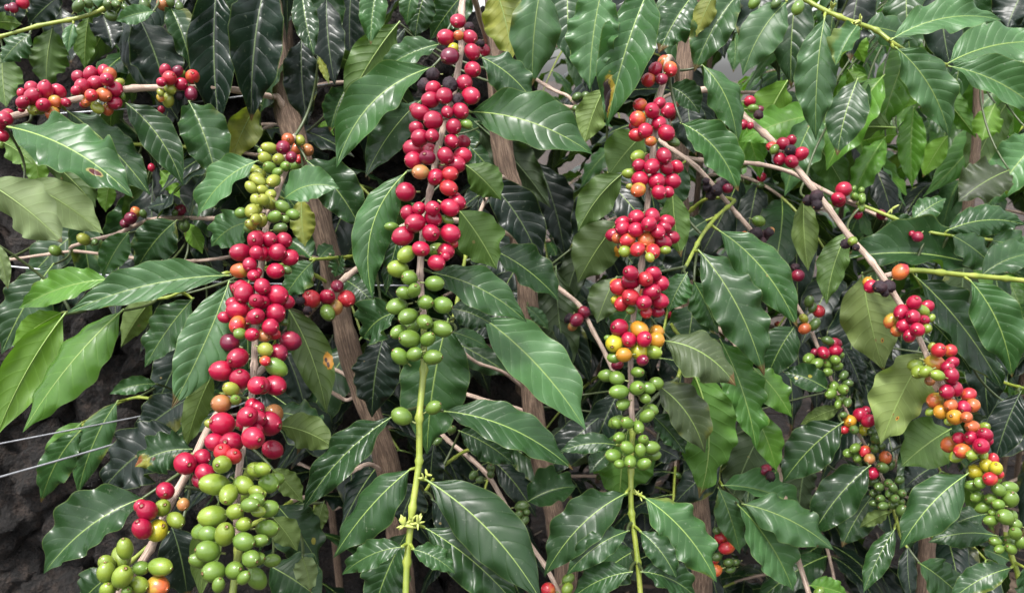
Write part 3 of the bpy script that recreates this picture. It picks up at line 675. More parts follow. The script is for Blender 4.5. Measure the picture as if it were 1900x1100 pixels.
ch(1420, 730, 'b8', .022, '''937 38 44 a;1022 65 38 a;1095 78 40 r;1145 65 38 a;970 100 40 y;1045 130 44 y;1110 130 32 a;915 98 28 L;1015 150 28 L;
1142 183 38 a;1208 185 30 L;1067 245 32 r;1137 245 40 r;1212 228 40 r;1190 290 44 r;1225 258 30 r;1020 280 46 a;1087 315 44 o;1055 345 38 L;1138 340 34 L;1200 335 34 L;
1255 365 34 o;1225 400 40 Y;1272 410 36 Y;1158 430 40 Y;1240 470 38 o;1275 475 28 L;1290 445 26 o;1140 505 34 g;1183 492 36 g;1287 530 38 g;1343 520 42 g;1350 580 50 g;1243 580 38 g;1162 568 34 g;1285 610 36 g;1200 628 38 g;1258 655 28 g;1325 680 48 g;1360 680 34 g;1243 700 36 g;1380 720 36 g;1378 770 38 g;1270 815 36 g;1350 818 40 g;1410 820 36 g;1290 858 28 g;1355 855 36 g''')
ch(950, 0, 'b9', .016, '1070 1000 20 k;1075 1035 26 k;1130 1050 32 k;1150 1020 26 k;1100 1075 30 k;1180 1000 26 k;1190 1040 28 m')
ch(950, 365, 'b9', .016, '1360 135 34 g;1345 205 38 k;1390 215 32 k;1280 212 22 o;1425 190 22 A;1375 250 28 k')
ch(1420, 365, 'b9', .020, '''20 195 26 k;180 435 32 m;165 390 24 k;242 577 32 G;260 612 24 G;295 632 34 o;212 672 28 l;217 727 32 a;270 705 34 G;345 795 30 G;385 808 32 r;320 860 36 r;385 850 36 r;272 858 22 m;240 893 36 g;285 920 34 g;338 922 34 g;385 900 30 g;415 875 22 g;345 967 28 g;397 935 30 g;432 985 28 G;378 1045 32 g;430 1063 34 g;360 1085 34 g;455 1030 26 G''')
ch(1420, 730, 'b9', .022, '''420 32 32 g;455 50 26 G;400 60 24 g;432 118 22 G;525 118 40 r;570 150 36 r;555 95 26 r;465 152 36 y;490 200 32 G;545 200 32 Y;437 200 24 o;590 210 26 G;610 250 32 G;495 300 30 g;455 328 28 g;548 318 30 o;510 352 32 g;600 305 28 G;575 360 32 A;640 290 24 G;662 352 36 a;647 408 36 G;690 395 28 G;590 440 36 r;590 485 28 G;740 475 28 G;627 515 28 G;680 495 30 G;705 520 28 G;600 550 28 G;752 550 30 G;635 580 30 G;685 550 28 G;715 580 28 G;600 605 24 G;650 620 30 G;705 612 30 G;752 645 36 G;750 595 24 G''')
ch(950, 365, 'b13', .014, '397 637 34 m;357 680 36 m;315 672 28 k;335 715 28 A')
ch(950, 730, 'b14', .016, '55 622 36 G;35 672 30 G;70 700 26 G;80 655 22 G;200 1080 38 o;310 1022 36 g;305 1075 34 L')
ch(475, 730, 'b14', .016, '1080 200 28 G;1000 265 24 G;1295 410 30 G;1200 450 28 G;1235 475 24 G;1295 445 24 G')
ch(950, 730, 'b16', .020, '1155 795 36 o;1185 850 38 o;1130 755 24 G;1118 920 22 o;1120 975 34 o;1150 965 24 G;1195 930 28 G;1205 968 26 G;1235 930 22 G;1180 890 30 k;1130 900 28 G;1400 420 30 m;1425 450 24 k')
ch(1420, 730, 'b16', .014, '130 835 32 k;205 835 24 k;25 455 30 k;295 1095 30 g')
ch(0, 365, 'b4', .014, '720 120 36 m;690 148 28 m;748 85 30 a;790 95 22 G;993 75 34 m;965 90 20 G;462 235 38 l;1015 160 36 G;525 250 22 G')
ch(0, 365, 'b4b', .012, '305 298 34 g')
ch(950, 0, 'b15', .012, '358 535 28 G;402 530 28 G;350 600 24 G')
ch(1420, 0, 'b11', .013, '180 45 38 g;60 20 30 G;-60 15 36 g')

# ---- place every cherry on the shell round its branch, stalk towards the wood
crng = np.random.default_rng(21)
for c in CH:
    B = BR[c['b']]; px = B['px']
    k = int(np.argmin((px[:, 0] - c['x']) ** 2 + (px[:, 1] - c['y']) ** 2))
    bd = px[k, 2]; mm = bd / FPX
    lat = math.hypot(px[k, 0] - c['x'], px[k, 1] - c['y']) * mm
    rc = max(c['rc'], 0)
    off = math.sqrt(max(rc * rc - lat * lat, 0)) * .9 + crng.normal(0, .0015)
    if lat < rc * .45: off = max(off, c['r'] * mm + B['rad'][k])
    c['k'] = k; c['d'] = bd - off
for it in range(30):
    P = np.array([at(c['x'], c['y'], c['d']) for c in CH]); R = np.array([c['r'] * c['d'] / FPX for c in CH])
    moved = 0
    for i in range(len(CH)):
        dd = np.linalg.norm(P[i + 1:] - P[i], axis=1)
        for j in np.nonzero(dd < .90 * (R[i + 1:] + R[i]))[0] + i + 1:
            need = .91 * (R[i] + R[j]); dx = P[i] - P[j]; dep = CH[i]['d'] - CH[j]['d']
            lat2 = max(0, dx @ dx - dep * dep)
            want = math.sqrt(max(need * need - lat2, 0)); push = (want - abs(dep)) * .5
            sg = 1 if dep > 0 else -1
            CH[i]['d'] += sg * push * .8; CH[j]['d'] -= sg * push * .8; moved += 1
    if not moved: break

def cherry_mesh(name, stretch, wrinkle=0.0, seed=0, lobes=0.0):
    nseg, V, F, MI = 20, [], [], []
    prof = []
    for a in np.linspace(-math.pi / 2 * .94, math.pi / 2 * .90, 15):
        prof.append((math.cos(a), math.sin(a) * stretch))
    top = math.sin(math.pi / 2 * .90) * stretch
    prof += [(.175, top + .010), (.150, top + .030), (.110, top - .02), (.03, top - .035)]
    stalk = [(.13, -stretch * 1.5), (.10, -stretch * 1.35), (.11, -stretch * 1.08)]
    prof = stalk + prof
    for i, (r, z) in enumerate(prof):
        for k in range(nseg):
            a = 6.28318 * k / nseg
            rr = r * (1 + lobes * math.cos(2 * a) * (1 if i > 3 else 0))
            p = Vector((math.cos(a) * rr, math.sin(a) * rr, z))
            q = 1 + (.025 * noise.noise(p * 1.3 + Vector((seed * 7, 0, 0))) if i > 2 else 0)
            if wrinkle and i > 2: q += wrinkle * noise.noise(p * 3.1 + Vector((seed * 3, 0, 0))) + wrinkle * .5 * noise.noise(p * 7 + Vector((seed, 0, 0)))
            V.append(p * q)
    n = len(prof)
    for i in range(n - 1):
        for k in range(nseg):
            k2 = (k + 1) % nseg
            F.append((i * nseg + k, i * nseg + k2, (i + 1) * nseg + k2, (i + 1) * nseg + k))
            MI.append(2 if i < 2 else (1 if i >= n - 3 else 0))
    F.append(tuple((n - 1) * nseg + k for k in range(nseg))); MI.append(1)
    F.append(tuple(range(nseg))[::-1]); MI.append(2)
    return mesh_from(name, V, F, [CM['r'], NAVEL, PEDICEL], None, MI)
ROUND = [cherry_mesh('coffee_cherry', s, 0, i, l) for i, (s, l) in enumerate(((1.06, .03), (1.13, .04), (1.20, .03)))]
OVAL = [cherry_mesh('coffee_cherry', s, 0, i + 4, l) for i, (s, l) in enumerate(((1.20, .03), (1.30, .03), (1.40, .04)))]
DRY = [cherry_mesh('coffee_cherry', s, .20, i + 9, .04) for i, s in enumerate((1.0, 1.15))]

# ================================================================ leaves: base x y, tip x y, width (px), depth, colour, options
LV = []
def lf(bx, by, tx, ty, w, d, col='d', **k): LV.append(dict(b=(bx, by), t=(tx, ty), w=w, d=d, c=col, **k))
# upper left
lf(13, 235, 248, 368, 84, .72, 's2', bow=16, dt=-.02)
lf(118, 202, 280, 363, 76, .79, 'd', bow=10)
lf(229, 188, 340, 346, 66, .81, 'd', bow=14)
lf(350, 187, 402, 338, 98, .80, 'm', bow=6)
lf(403, -35, 408, 243, 100, .84, 'n')
lf(497, -45, 466, 226, 118, .83, 'n')
lf(256, 30, 312, 190, 92, .90, 'n')
lf(313, 8, 357, 135, 62, .86, 'd')
lf(98, 50, 86, 165, 72, .90, 'd', u=1)
lf(165, 28, 158, 130, 42, .92, 'm', u=1)
lf(190, 25, 208, 92, 48, .93, 'n')
lf(288, 22, 214, 40, 36, .84, 'g')
lf(-25, 42, 42, 46, 26, .84, 'm', u=1)
lf(115, -10, 52, 48, 50, .88, 'n')
lf(58, 62, 2, 118, 46, .88, 'm')
lf(5, 92, 12, 200, 62, .93, 'd', u=1)
lf(137, 42, 126, 98, 24, .85, 'g')
lf(62, 262, 78, 352, 50, .95, 'b', u=1)
lf(70, 280, 178, 385, 70, .88, 'd', u=1)
lf(-30, 335, 116, 450, 86, .74, 'p', u=1)
lf(40, 335, 192, 434, 78, .80, 'p', u=1)
lf(-10, 448, 15, 537, 30, .70, 'p', u=1)
lf(2, 262, 62, 305, 44, .86, 'm', u=1)
lf(480, 298, 366, 404, 56, .73, 'g', bow=12)
lf(478, 192, 428, 300, 62, .92, 'y', u=1)
lf(560, -18, 583, 104, 46, .80, 'd')
lf(606, -5, 622, 160, 64, .84, 'n')
lf(560, 70, 571, 236, 72, .86, 'n')
lf(588, 102, 611, 158, 14, .79, 'y', u=1)
lf(742, 40, 640, 205, 84, .92, 'd', u=1)
lf(752, 52, 698, 135, 52, .94, 'n')
lf(645, 160, 612, 245, 50, .95, 'd')
# around the top of the long red branch
lf(806, 124, 624, 312, 84, .71, 'm', bow=34, dt=-.02, wave=.34)
lf(818, 82, 700, 138, 56, .74, 'm', wave=.22)
lf(786, 182, 678, 330, 66, .73, 'd', bow=10)
lf(758, 316, 692, 556, 76, .70, 'm', bow=36, wave=.28)
lf(868, 208, 1100, 287, 100, .675, 'm', bow=12, dt=-.02)
lf(890, 105, 990, 190, 74, .71, 'd', bow=8)
lf(918, -25, 950, 110, 86, .78, 'y', u=1)
lf(702, -32, 688, 84, 62, .78, 'm')
lf(768, -22, 755, 48, 44, .82, 'm')
lf(792, -22, 770, 75, 54, .84, 'd')
lf(875, -25, 798, 75, 66, .86, 'd')
lf(524, 372, 630, 350, 62, .735, 'g', bow=16)
lf(566, 296, 672, 430, 96, .80, 'd', bow=8)
lf(850, 388, 922, 500, 92, .73, 'd', u=1)
lf(862, 305, 930, 372, 70, .76, 'd', u=1)
lf(900, 330, 1004, 492, 84, .88, 'n', bow=10)
lf(912, 462, 1038, 558, 70, .80, 'd', bow=8)
lf(796, 505, 978, 598, 80, .66, 'm', bow=12)
lf(738, 580, 674, 628, 74, .685, 'd', bow=8)
lf(832, 572, 918, 606, 60, .70, 'd', bow=6)
lf(838, 616, 908, 646, 32, .69, 'm')
lf(832, 590, 792, 843, 132, .74, 'm')
lf(712, 625, 690, 775, 90, .84, 'n')
lf(890, 585, 1087, 798, 112, .70, 'g', bow=14, dt=-.02, to='s2')
lf(748, 418, 716, 548, 34, .70, 'd')
lf(976, 568, 1019, 613, 28, .95, 'g')
# left, around the red and green branch
lf(430, 511, 122, 582, 74, .68, 'g', bow=14, dt=-.03, wave=.22)
lf(426, 520, 318, 758, 100, .675, 'g', bow=-8, dt=-.03, wave=.08)
lf(360, 552, 268, 682, 66, .74, 'm')
lf(205, 518, 34, 573, 52, .72, 'b', bow=8)
lf(230, 573, 42, 802, 86, .67, 'b', bow=10, dt=-.03, wave=.10)
lf(122, 580, -8, 812, 88, .70, 'b', bow=8, dt=-.03, u=1, wave=.10)
lf(118, 578, 22, 642, 46, .74, 'b', u=1)
lf(100, 488, 2, 658, 84, .90, 'd')
lf(240, 430, 190, 515, 54, .87, 'm')
lf(329, 408, 252, 502, 80, .90, 'd')
lf(327, 378, 272, 387, 30, .92, 'n')
lf(468, 412, 392, 458, 66, .76, 'g', bow=8)
lf(292, 712, 203, 731, 34, .92, 'm')
lf(282, 556, 224, 645, 56, .84, 'o', u=1)
lf(270, 922, 81, 1064, 102, .64, 'd', bow=14, dt=-.02)
lf(220, 742, 144, 920, 60, .98, 'm', bow=8, wave=.2)
lf(150, 798, 76, 932, 54, .96, 'm', bow=8)
lf(154, 782, 82, 872, 44, 1.0, 'b')
lf(338, 805, 190, 910, 92, .84, 'n', bow=14)
lf(357, 833, 250, 866, 86, .70, 's4', bow=10)
lf(352, 738, 252, 812, 76, .88, 'n')
lf(318, 975, 348, 1110, 82, .68, 'n')
lf(408, 925, 372, 1110, 56, .64, 'o', u=1)
lf(205, 1068, 145, 1125, 54, .68, 'd')
lf(396, 690, 344, 834, 48, .73, 'o', u=1)
lf(532, 568, 606, 768, 74, .72, 's1', u=1, bow=10)
lf(560, 365, 566, 458, 46, .83, 'y', u=1)
lf(582, 484, 528, 552, 54, .86, 'm')
lf(578, 480, 538, 445, 44, .88, 'm')
lf(592, 480, 617, 455, 28, .90, 'm')
lf(636, 473, 621, 514, 30, .90, 'm')
lf(638, 518, 692, 562, 58, .90, 'd')
lf(528, 650, 565, 755, 88, .86, 'n')
# below centre
lf(732, 770, 561, 947, 88, .66, 'd', bow=14, dt=-.01)
lf(764, 868, 618, 1035, 78, .625, 'd', bow=8)
lf(818, 762, 1064, 872, 82, .655, 'd', bow=18, wave=.2)
lf(788, 888, 1006, 1118, 112, .615, 'd', bow=18, dt=-.03)
lf(784, 976, 968, 1135, 92, .625, 'd', bow=10, dt=-.01)
lf(750, 1014, 634, 1066, 46, .60, 'm', bow=8)
lf(763, 1018, 845, 1064, 46, .60, 'm', bow=6)
lf(757, 985, 690, 1145, 104, .64, 'd')
lf(498, 765, 608, 805, 66, .68, 'd', bow=10)
lf(512, 788, 622, 832, 66, .66, 'o', u=1, bow=8)
lf(503, 868, 562, 932, 46, .66, 'o', u=1)
lf(512, 935, 592, 1048, 96, .70, 's7')
lf(560, 1030, 577, 1098, 38, .64, 'p', u=1)
lf(498, 1048, 598, 1115, 96, .67, 'd')
lf(505, 958, 552, 1022, 54, .63, 'o', u=1)
lf(602, 928, 588, 992, 34, .72, 'o', u=1)
lf(850, 798, 955, 862, 76, .86, 'd')
lf(800, 925, 876, 1005, 70, .78, 'n')
lf(775, 895, 742, 975, 78, .76, 'n')
lf(977, 932, 1070, 903, 84, .88, 'd', bow=6)
lf(806, 820, 800, 935, 50, .84, 'n')
# top right of centre
lf(1006, -32, 988, 160, 104, .74, 'g')
lf(1120, -32, 1094, 168, 110, .72, 'g')
lf(1205, -22, 1126, 236, 112, .73, 's3', bow=6)
lf(1292, -15, 1222, 100, 80, .79, 'd')
lf(1375, -15, 1288, 134, 86, .75, 'm', bow=8)
lf(1328, -15, 1292, 68, 40, .74, 'y', u=1)
lf(1462, 2, 1378, 142, 78, .74, 'g', bow=10)
lf(1302, 120, 1368, 268, 60, .84, 'm', bow=14)
lf(1241, 160, 1298, 212, 52, .80, 'd', bow=6)
lf(1262, 228, 1370, 356, 84, .76, 'm', bow=16, wave=.2)
lf(1122, 162, 1084, 268, 60, .92, 'o', u=1)
lf(1198, 246, 1130, 325, 80, .80, 'd', u=1)
lf(1158, 320, 1072, 430, 74, .76, 'd', u=1, bow=8)
lf(1150, 408, 1072, 525, 94, .745, 's5', u=1)
lf(1145, 512, 1108, 600, 64, .76, 's5', u=1)
lf(1188, 555, 1140, 625, 60, .80, 'm')
lf(1276, 505, 1240, 580, 56, .735, 'm')
lf(1295, 463, 1418, 698, 100, .775, 'm', bow=12, dt=-.02)
lf(1330, 425, 1480, 608, 92, .82, 'm', bow=16, dt=-.01)
lf(1286, 520, 1332, 620, 64, .80, 'm')
lf(1312, 408, 1266, 442, 44, .84, 'd')
lf(1230, 632, 1366, 716, 90, .70, 'o', bow=14)
lf(1285, 688, 1297, 925, 116, .76, 'v', u=1, bow=-24)
lf(1335, 628, 1404, 835, 84, .80, 'v', bow=8)
lf(1395, 680, 1470, 775, 54, .80, 'b')
lf(1398, 765, 1441, 875, 54, .82, 'b')
lf(1213, 710, 1308, 840, 82, .705, 'o', bow=14)
lf(1208, 768, 1272, 842, 52, .715, 'd')
lf(1148, 826, 1036, 839, 40, .68, 'd', bow=8)
lf(1132, 838, 1094, 878, 36, .74, 'd')
lf(1166, 795, 1150, 928, 112, .74, 'v', u=1)
lf(1212, 828, 1262, 852, 50, .73, 'n')
lf(1165, 913, 1010, 1068, 88, .665, 'd', bow=14, dt=-.01)
lf(1192, 920, 1330, 1080, 92, .665, 'm', bow=14, dt=-.01)
lf(1168, 984, 1050, 1068, 60, .65, 'd', bow=8)
lf(1186, 984, 1256, 1074, 56, .655, 'd', bow=6)
lf(1174, 1060, 1058, 1112, 60, .64, 'd', bow=8)
lf(1188, 1060, 1292, 1108, 60, .645, 'd', bow=8)
lf(1180, 1020, 1096, 1085, 66, .72, 'd')
lf(1332, 902, 1373, 1028, 54, .84, 'g')
lf(1368, 935, 1472, 1096, 80, .82, 'g', bow=10)
lf(1338, 900, 1490, 946, 58, .85, 'g', bow=8)
lf(1376, 934, 1547, 1020, 78, .82, 'g', bow=12)
lf(1340, 862, 1248, 938, 66, .90, 'n')
lf(1136, 982, 1175, 1030, 46, .80, 'n')
# upper right shoot
lf(1531, 30, 1514, 262, 78, .715, 'g')
lf(1592, 46, 1550, 123, 56, .70, 'g')
lf(1602, 50, 1696, 74, 48, .74, 'm')
lf(1652, 75, 1860, 38, 58, .70, 'g', bow=18)
lf(1660, 87, 1762, 256, 86, .70, 'g', bow=14)
lf(1757, 119, 1940, 80, 80, .745, 'g', bow=14, wave=.2)
lf(1759, 123, 1945, 222, 76, .745, 'g', bow=10)
lf(1905, -25, 1868, 55, 66, .84, 'n')
lf(1592, 145, 1553, 290, 72, .92, 'd')
lf(1875, 315, 1778, 375, 72, .98, 'o')
# right
lf(1492, 362, 1500, 504, 60, .88, 'o', u=1)
lf(1576, 426, 1534, 566, 60, .86, 'd', u=1, bow=8)
lf(1600, 505, 1640, 688, 116, .83, 's6', u=1, bow=-6)
lf(1722, 648, 1634, 825, 100, .80, 's6', u=1)
lf(1835, 500, 1560, 482, 96, .90, 'd', bow=14)
lf(1692, 409, 1756, 368, 40, .90, 'm')
lf(1755, 429, 1905, 418, 52, .88, 'd', bow=12)
lf(1765, 436, 1852, 504, 52, .87, 'm')
lf(1835, 446, 1925, 472, 44, .89, 'g')
lf(1820, 512, 1930, 470, 60, .85, 'g', bow=10)
lf(1798, 518, 1878, 700, 88, .81, 'm', bow=14)
lf(1698, 512, 1862, 725, 80, .86, 'd', bow=10)
lf(1728, 598, 1803, 695, 66, .88, 'd')
lf(1476, 604, 1422, 704, 78, .90, 'd')
lf(1537, 723, 1453, 690, 52, .84, 's7')
lf(1563, 642, 1603, 735, 46, .92, 'n', to='b9')
lf(1585, 655, 1622, 785, 44, .94, 'n', to='b9')
lf(1648, 398, 1682, 455, 56, .96, 'd')
lf(1566, 782, 1452, 896, 86, .82, 'd', bow=8)
lf(1562, 755, 1484, 788, 30, .85, 'o', u=1)
lf(1616, 862, 1506, 995, 86, .82, 'd', bow=8)
lf(1798, 877, 1669, 1018, 92, .735, 'd', bow=10)
lf(1765, 795, 1672, 865, 86, .84, 'd', u=1)
lf(1740, 862, 1678, 905, 56, .90, 'n')
lf(1852, 994, 1722, 1006, 46, .80, 'd', bow=8)
lf(1832, 953, 1752, 982, 46, .82, 'd')
lf(1880, 1052, 1760, 1118, 52, .74, 'd', bow=8)
lf(1704, 1043, 1795, 1120, 54, .84, 'm')
lf(1684, 1012, 1692, 1118, 34, .84, 'n')
lf(1662, 978, 1602, 1100, 46, .84, 'm')
lf(1874, 1040, 1822, 1018, 50, .80, 'm')
lf(1656, 948, 1594, 979, 28, .84, 'o', u=1)
lf(1622, 915, 1562, 1015, 66, .90, 'd')
lf(1895, 725, 1846, 858, 68, .88, 'n')
lf(1500, 1085, 1575, 1105, 36, .84, 'b')
lf(1905, 1050, 1915, 1110, 50, .73, 'd')
# leaves hanging behind the front ones along the top
for i, (bx, by, tx, ty, w) in enumerate(((350, -40, 330, 75, 70), (615, -45, 600, 95, 70), (655, -40, 652, 125, 64), (842, -45, 852, 65, 70), (985, -45, 958, 95, 66), (1055, -45, 1062, 125, 80), (1182, -45, 1170, 100, 76),
        (1252, -45, 1262, 135, 80), (1422, -45, 1398, 125, 76), (1482, -35, 1468, 165, 74), (1600, -45, 1578, 115, 70), (1682, -45, 1692, 125, 76), (1742, -45, 1765, 135, 72), (1802, -45, 1826, 115, 70), (1882, -45, 1866, 145, 74), (150, -40, 172, 62, 56), (30, -32, 18, 62, 54), (455, -40, 440, 120, 80), (1330, -40, 1345, 110, 70), (1560, -45, 1540, 90, 60))):
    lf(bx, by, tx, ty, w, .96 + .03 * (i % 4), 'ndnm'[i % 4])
# leaves deeper in, backlight put into their bright young-green colour
for (bx, by, tx, ty, w, d) in ((296, 315, 334, 368, 30, 1.0), (342, 412, 376, 472, 34, 1.0), (586, 238, 620, 252, 34, 1.0), (205, 335, 196, 394, 34, 1.0), (1566, 52, 1604, 118, 44, 1.08), (1572, 128, 1600, 178, 40, 1.1),
        (1706, 142, 1672, 206, 46, 1.1), (1668, 250, 1600, 262, 40, 1.15), (1760, 250, 1712, 330, 44, 1.2), (1848, 190, 1822, 262, 46, 1.05), (1500, 60, 1478, 130, 44, 1.1)):
    lf(bx, by, tx, ty, w, d, 'b', u=1)
lf(112, 12, 132, 118, 60, 1.0, 'n'); lf(238, 50, 232, 120, 40, 1.02, 'd'); lf(255, -30, 275, 70, 60, 1.0, 'd')
lf(1248, 352, 1264, 478, 62, .80, 'd', u=1); lf(1268, 300, 1240, 400, 70, .88, 'd'); lf(1282, 420, 1262, 545, 74, .90, 'n'); lf(1290, 560, 1276, 690, 84, .92, 'd'); lf(1275, 175, 1292, 290, 60, .92, 'n')
# leaves deeper in the bushes
frng = np.random.default_rng(91)
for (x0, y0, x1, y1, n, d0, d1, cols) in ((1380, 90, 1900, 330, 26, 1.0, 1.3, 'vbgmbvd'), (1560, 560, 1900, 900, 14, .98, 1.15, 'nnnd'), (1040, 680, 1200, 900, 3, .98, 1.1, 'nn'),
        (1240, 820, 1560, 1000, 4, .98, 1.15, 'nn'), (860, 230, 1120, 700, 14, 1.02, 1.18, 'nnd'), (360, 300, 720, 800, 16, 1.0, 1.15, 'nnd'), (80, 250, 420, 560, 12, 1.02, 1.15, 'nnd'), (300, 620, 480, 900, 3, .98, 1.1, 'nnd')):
    for _ in range(n):
        x, y = frng.uniform(x0, x1), frng.uniform(y0, y1); d = frng.uniform(d0, d1); a = math.radians(frng.normal(90, 42)); L = frng.uniform(.10, .145) * FPX / d
        lf(x - math.cos(a) * L / 2, y - math.sin(a) * L / 2, x + math.cos(a) * L / 2, y + math.sin(a) * L / 2, L * frng.uniform(.36, .44), d, cols[int(frng.integers(len(cols)))], **({'u': 1} if frng.random() < .22 else {}))

# ---- leaf spines in space; every leaf joins the nearest branch
BK = list(BR)
ALLP = np.vstack([BR[k]['path'] for k in BK]); ALLB = np.concatenate([[i] * len(BR[k]['path']) for i, k in enumerate(BK)])
UPW = np.array((0, 0, 1.0))
LEAVES = []
def make_leaf(q, idx):
    r = np.random.default_rng(1000 + idx)
    d0 = q['d']; (bx, by), (tx, ty) = q['b'], q['t']
    L = math.hypot(tx - bx, ty - by)
    dt = q.get('dt', r.normal(0.0, .008)); bow = q.get('bow', .03 * L)
    px, py = (ty - by) / L, -(tx - bx) / L
    if py > 0 or (abs(py) < .2 and px > 0): px, py = -px, -py
    p0 = at(bx, by, d0); p2 = at(tx, ty, d0 + dt)
    arch = q.get('arch', r.uniform(.02, .13)) * L * d0 / FPX
    mid = at((bx + tx) / 2 + px * bow * 2, (by + ty) / 2 + py * bow * 2, d0 + dt / 2)
    toC = unit(CAM - mid)
    under = q.get('u', 0)
    mid = mid + (toC * .8 + UPW * .3) * arch * 2 * (1 if not under else .5)
    n = 44
    P = bez(p0, mid, p2, n)
    T = unit(np.gradient(P, axis=0))
    k = q.get('up', r.uniform(.25, .75))
    N = (toC + UPW * k) if not under else (-toC + UPW * .35)
    N = N + RGT * r.normal(0, .16)
    N = np.tile(N, (n + 1, 1)); N = unit(N - T * (N * T).sum(1)[:, None])
    cs = abs(float((N[n // 2] * toC).sum()))
    W = q['w'] * d0 / FPX / max(.62, cs) * .98
    V, F, U, MI = leaf_geo(P - p0, N, W, 500 + idx, nu=n, wave=q.get('wave', r.uniform(.16, .36)), fold=q.get('fold', r.uniform(.08, .55)), curl=r.uniform(-.55, .25), twist=r.normal(0, .25))
    me = mesh_from('leaf', V, F, [LM[q['c']], RIB['b' if q['c'] == 'b' else ('n' if q['c'] == 'n' else 't')]], U, MI)
    dv = ALLP - p0; dz = dv @ FWD; dist = np.linalg.norm(dv, axis=1); lat = np.sqrt(np.maximum(dist ** 2 - dz ** 2, 0))
    cost = lat + np.where(dz > 0, .45 * dz, -1.5 * dz)
    if 'to' in q: cost = cost + (ALLB != BK.index(q['to'])) * 9.0
    i = int(np.argmin(cost)); bk = BK[ALLB[i]]
    if dist[i] > .004:
        Q = ALLP[i]; c = (p0 + Q) / 2 + FWD * .45 * dist[i] + T[0] * dist[i] * .05
        path = bez(Q, c, p0 + T[0] * .002, 14)
        BR[bk]['extra'].append((path, np.linspace(.0016, .0011, 15), 1 if dist[i] < .02 else 2))
    LEAVES.append((me, p0, bk, dist[i], float(np.linalg.norm(p2 - p0)) / .14))
for i, q in enumerate(LV): make_leaf(q, i)

# ---- branch objects
for key, B in BR.items():
    root = PLANTS[B['plant']]['root']; o0 = B['path'][0]
    V, F, U = tube(B['path'] - o0, B['rad'], 9, rough=.10, seed=hash(key) % 17 if False else len(key) * 3.1 + B['path'][0][0])
    MI = [1 if (B['s'][min(f[0] // 9, len(B['s']) - 1)] > B['green']) else 0 for f in F]
    Vs, Us, Fs = [V], [U], list(F); n = len(V)
    for path, rad, mi_ in B['extra']:
        v, f, u = tube(path - o0, rad, 6)
        Vs.append(v); Us.append(u); Fs += [tuple(x + n for x in t) for t in f]; MI += [mi_] * len(f); n += len(v)
    o = bpy.data.objects.new('branch', mesh_from('branch', np.vstack(Vs), Fs, [TWIG, STEM, PETIOLE], np.vstack(Us), MI))
    link(o, root, o0); B['obj'] = o
for me, p0, bk, _, sz in LEAVES:
    o = bpy.data.objects.new('leaf', me); o['leaf_size'] = sz; link(o, BR[bk]['obj'], p0)

# ---- cherry objects
def put_cherry(c, P, R, Q, col):
    pool = DRY if col == 'k' else (OVAL if col in 'gGLl' else ROUND)
    me = pool[crng.integers(len(pool))]
    o = bpy.data.objects.new('coffee_cherry', me)
    w_ = P - Q; w_ = w_ - FWD * (w_ @ FWD) * (.68 if col in 'gGLl' else .5)
    ax = unit(w_ - UPW * .002 + np.array((0, 0, crng.normal(0, .002))) + crng.normal(0, .0035, 3))
    o.rotation_mode = 'QUATERNION'
    o.rotation_quaternion = Vector(ax).to_track_quat('Z', 'Y') @ Quaternion((0, 0, 1), crng.uniform(0, 6.28))
    R = R * (.86 if pool is OVAL else .98); o.scale = (R * crng.uniform(.94, 1.06), R * crng.uniform(.94, 1.06), R * crng.uniform(.95, 1.06))
    link(o, BR[c['b']]['obj'], P)
    o.material_slots[0].link = 'OBJECT'; o.material_slots[0].material = CM[col]
EXTRA = []
for c in CH:
    B = BR[c['b']]; P = at(c['x'], c['y'], c['d']); R = c['r'] * c['d'] / FPX
    k = c['k']; Q = B['path'][k]
    put_cherry(c, P, R, Q, c['c'])
    EXTRA.append((c, P, R, Q))
# cherries on the far side of the fattest clusters
PTS = [e[1] for e in EXTRA]; RS = [e[2] for e in EXTRA]
for (c, P, R, Q) in EXTRA:
    if c['b'] in ('b2', 'b5', 'b7', 'b3', 'b1') and crng.random() < .14 and c['c'] != 'k':
        M = 2 * Q - P + crng.normal(0, .002, 3); dep = (M - CAM) @ FWD
        bd = (Q - CAM) @ FWD
        if dep < bd + .004: M = M + FWD * .010
        if min(np.linalg.norm(np.array(PTS) - M, axis=1) - np.array(RS) - R) < -.0025: continue
        PTS.append(M); RS.append(R); put_cherry(c, M, R, Q, c['c'])

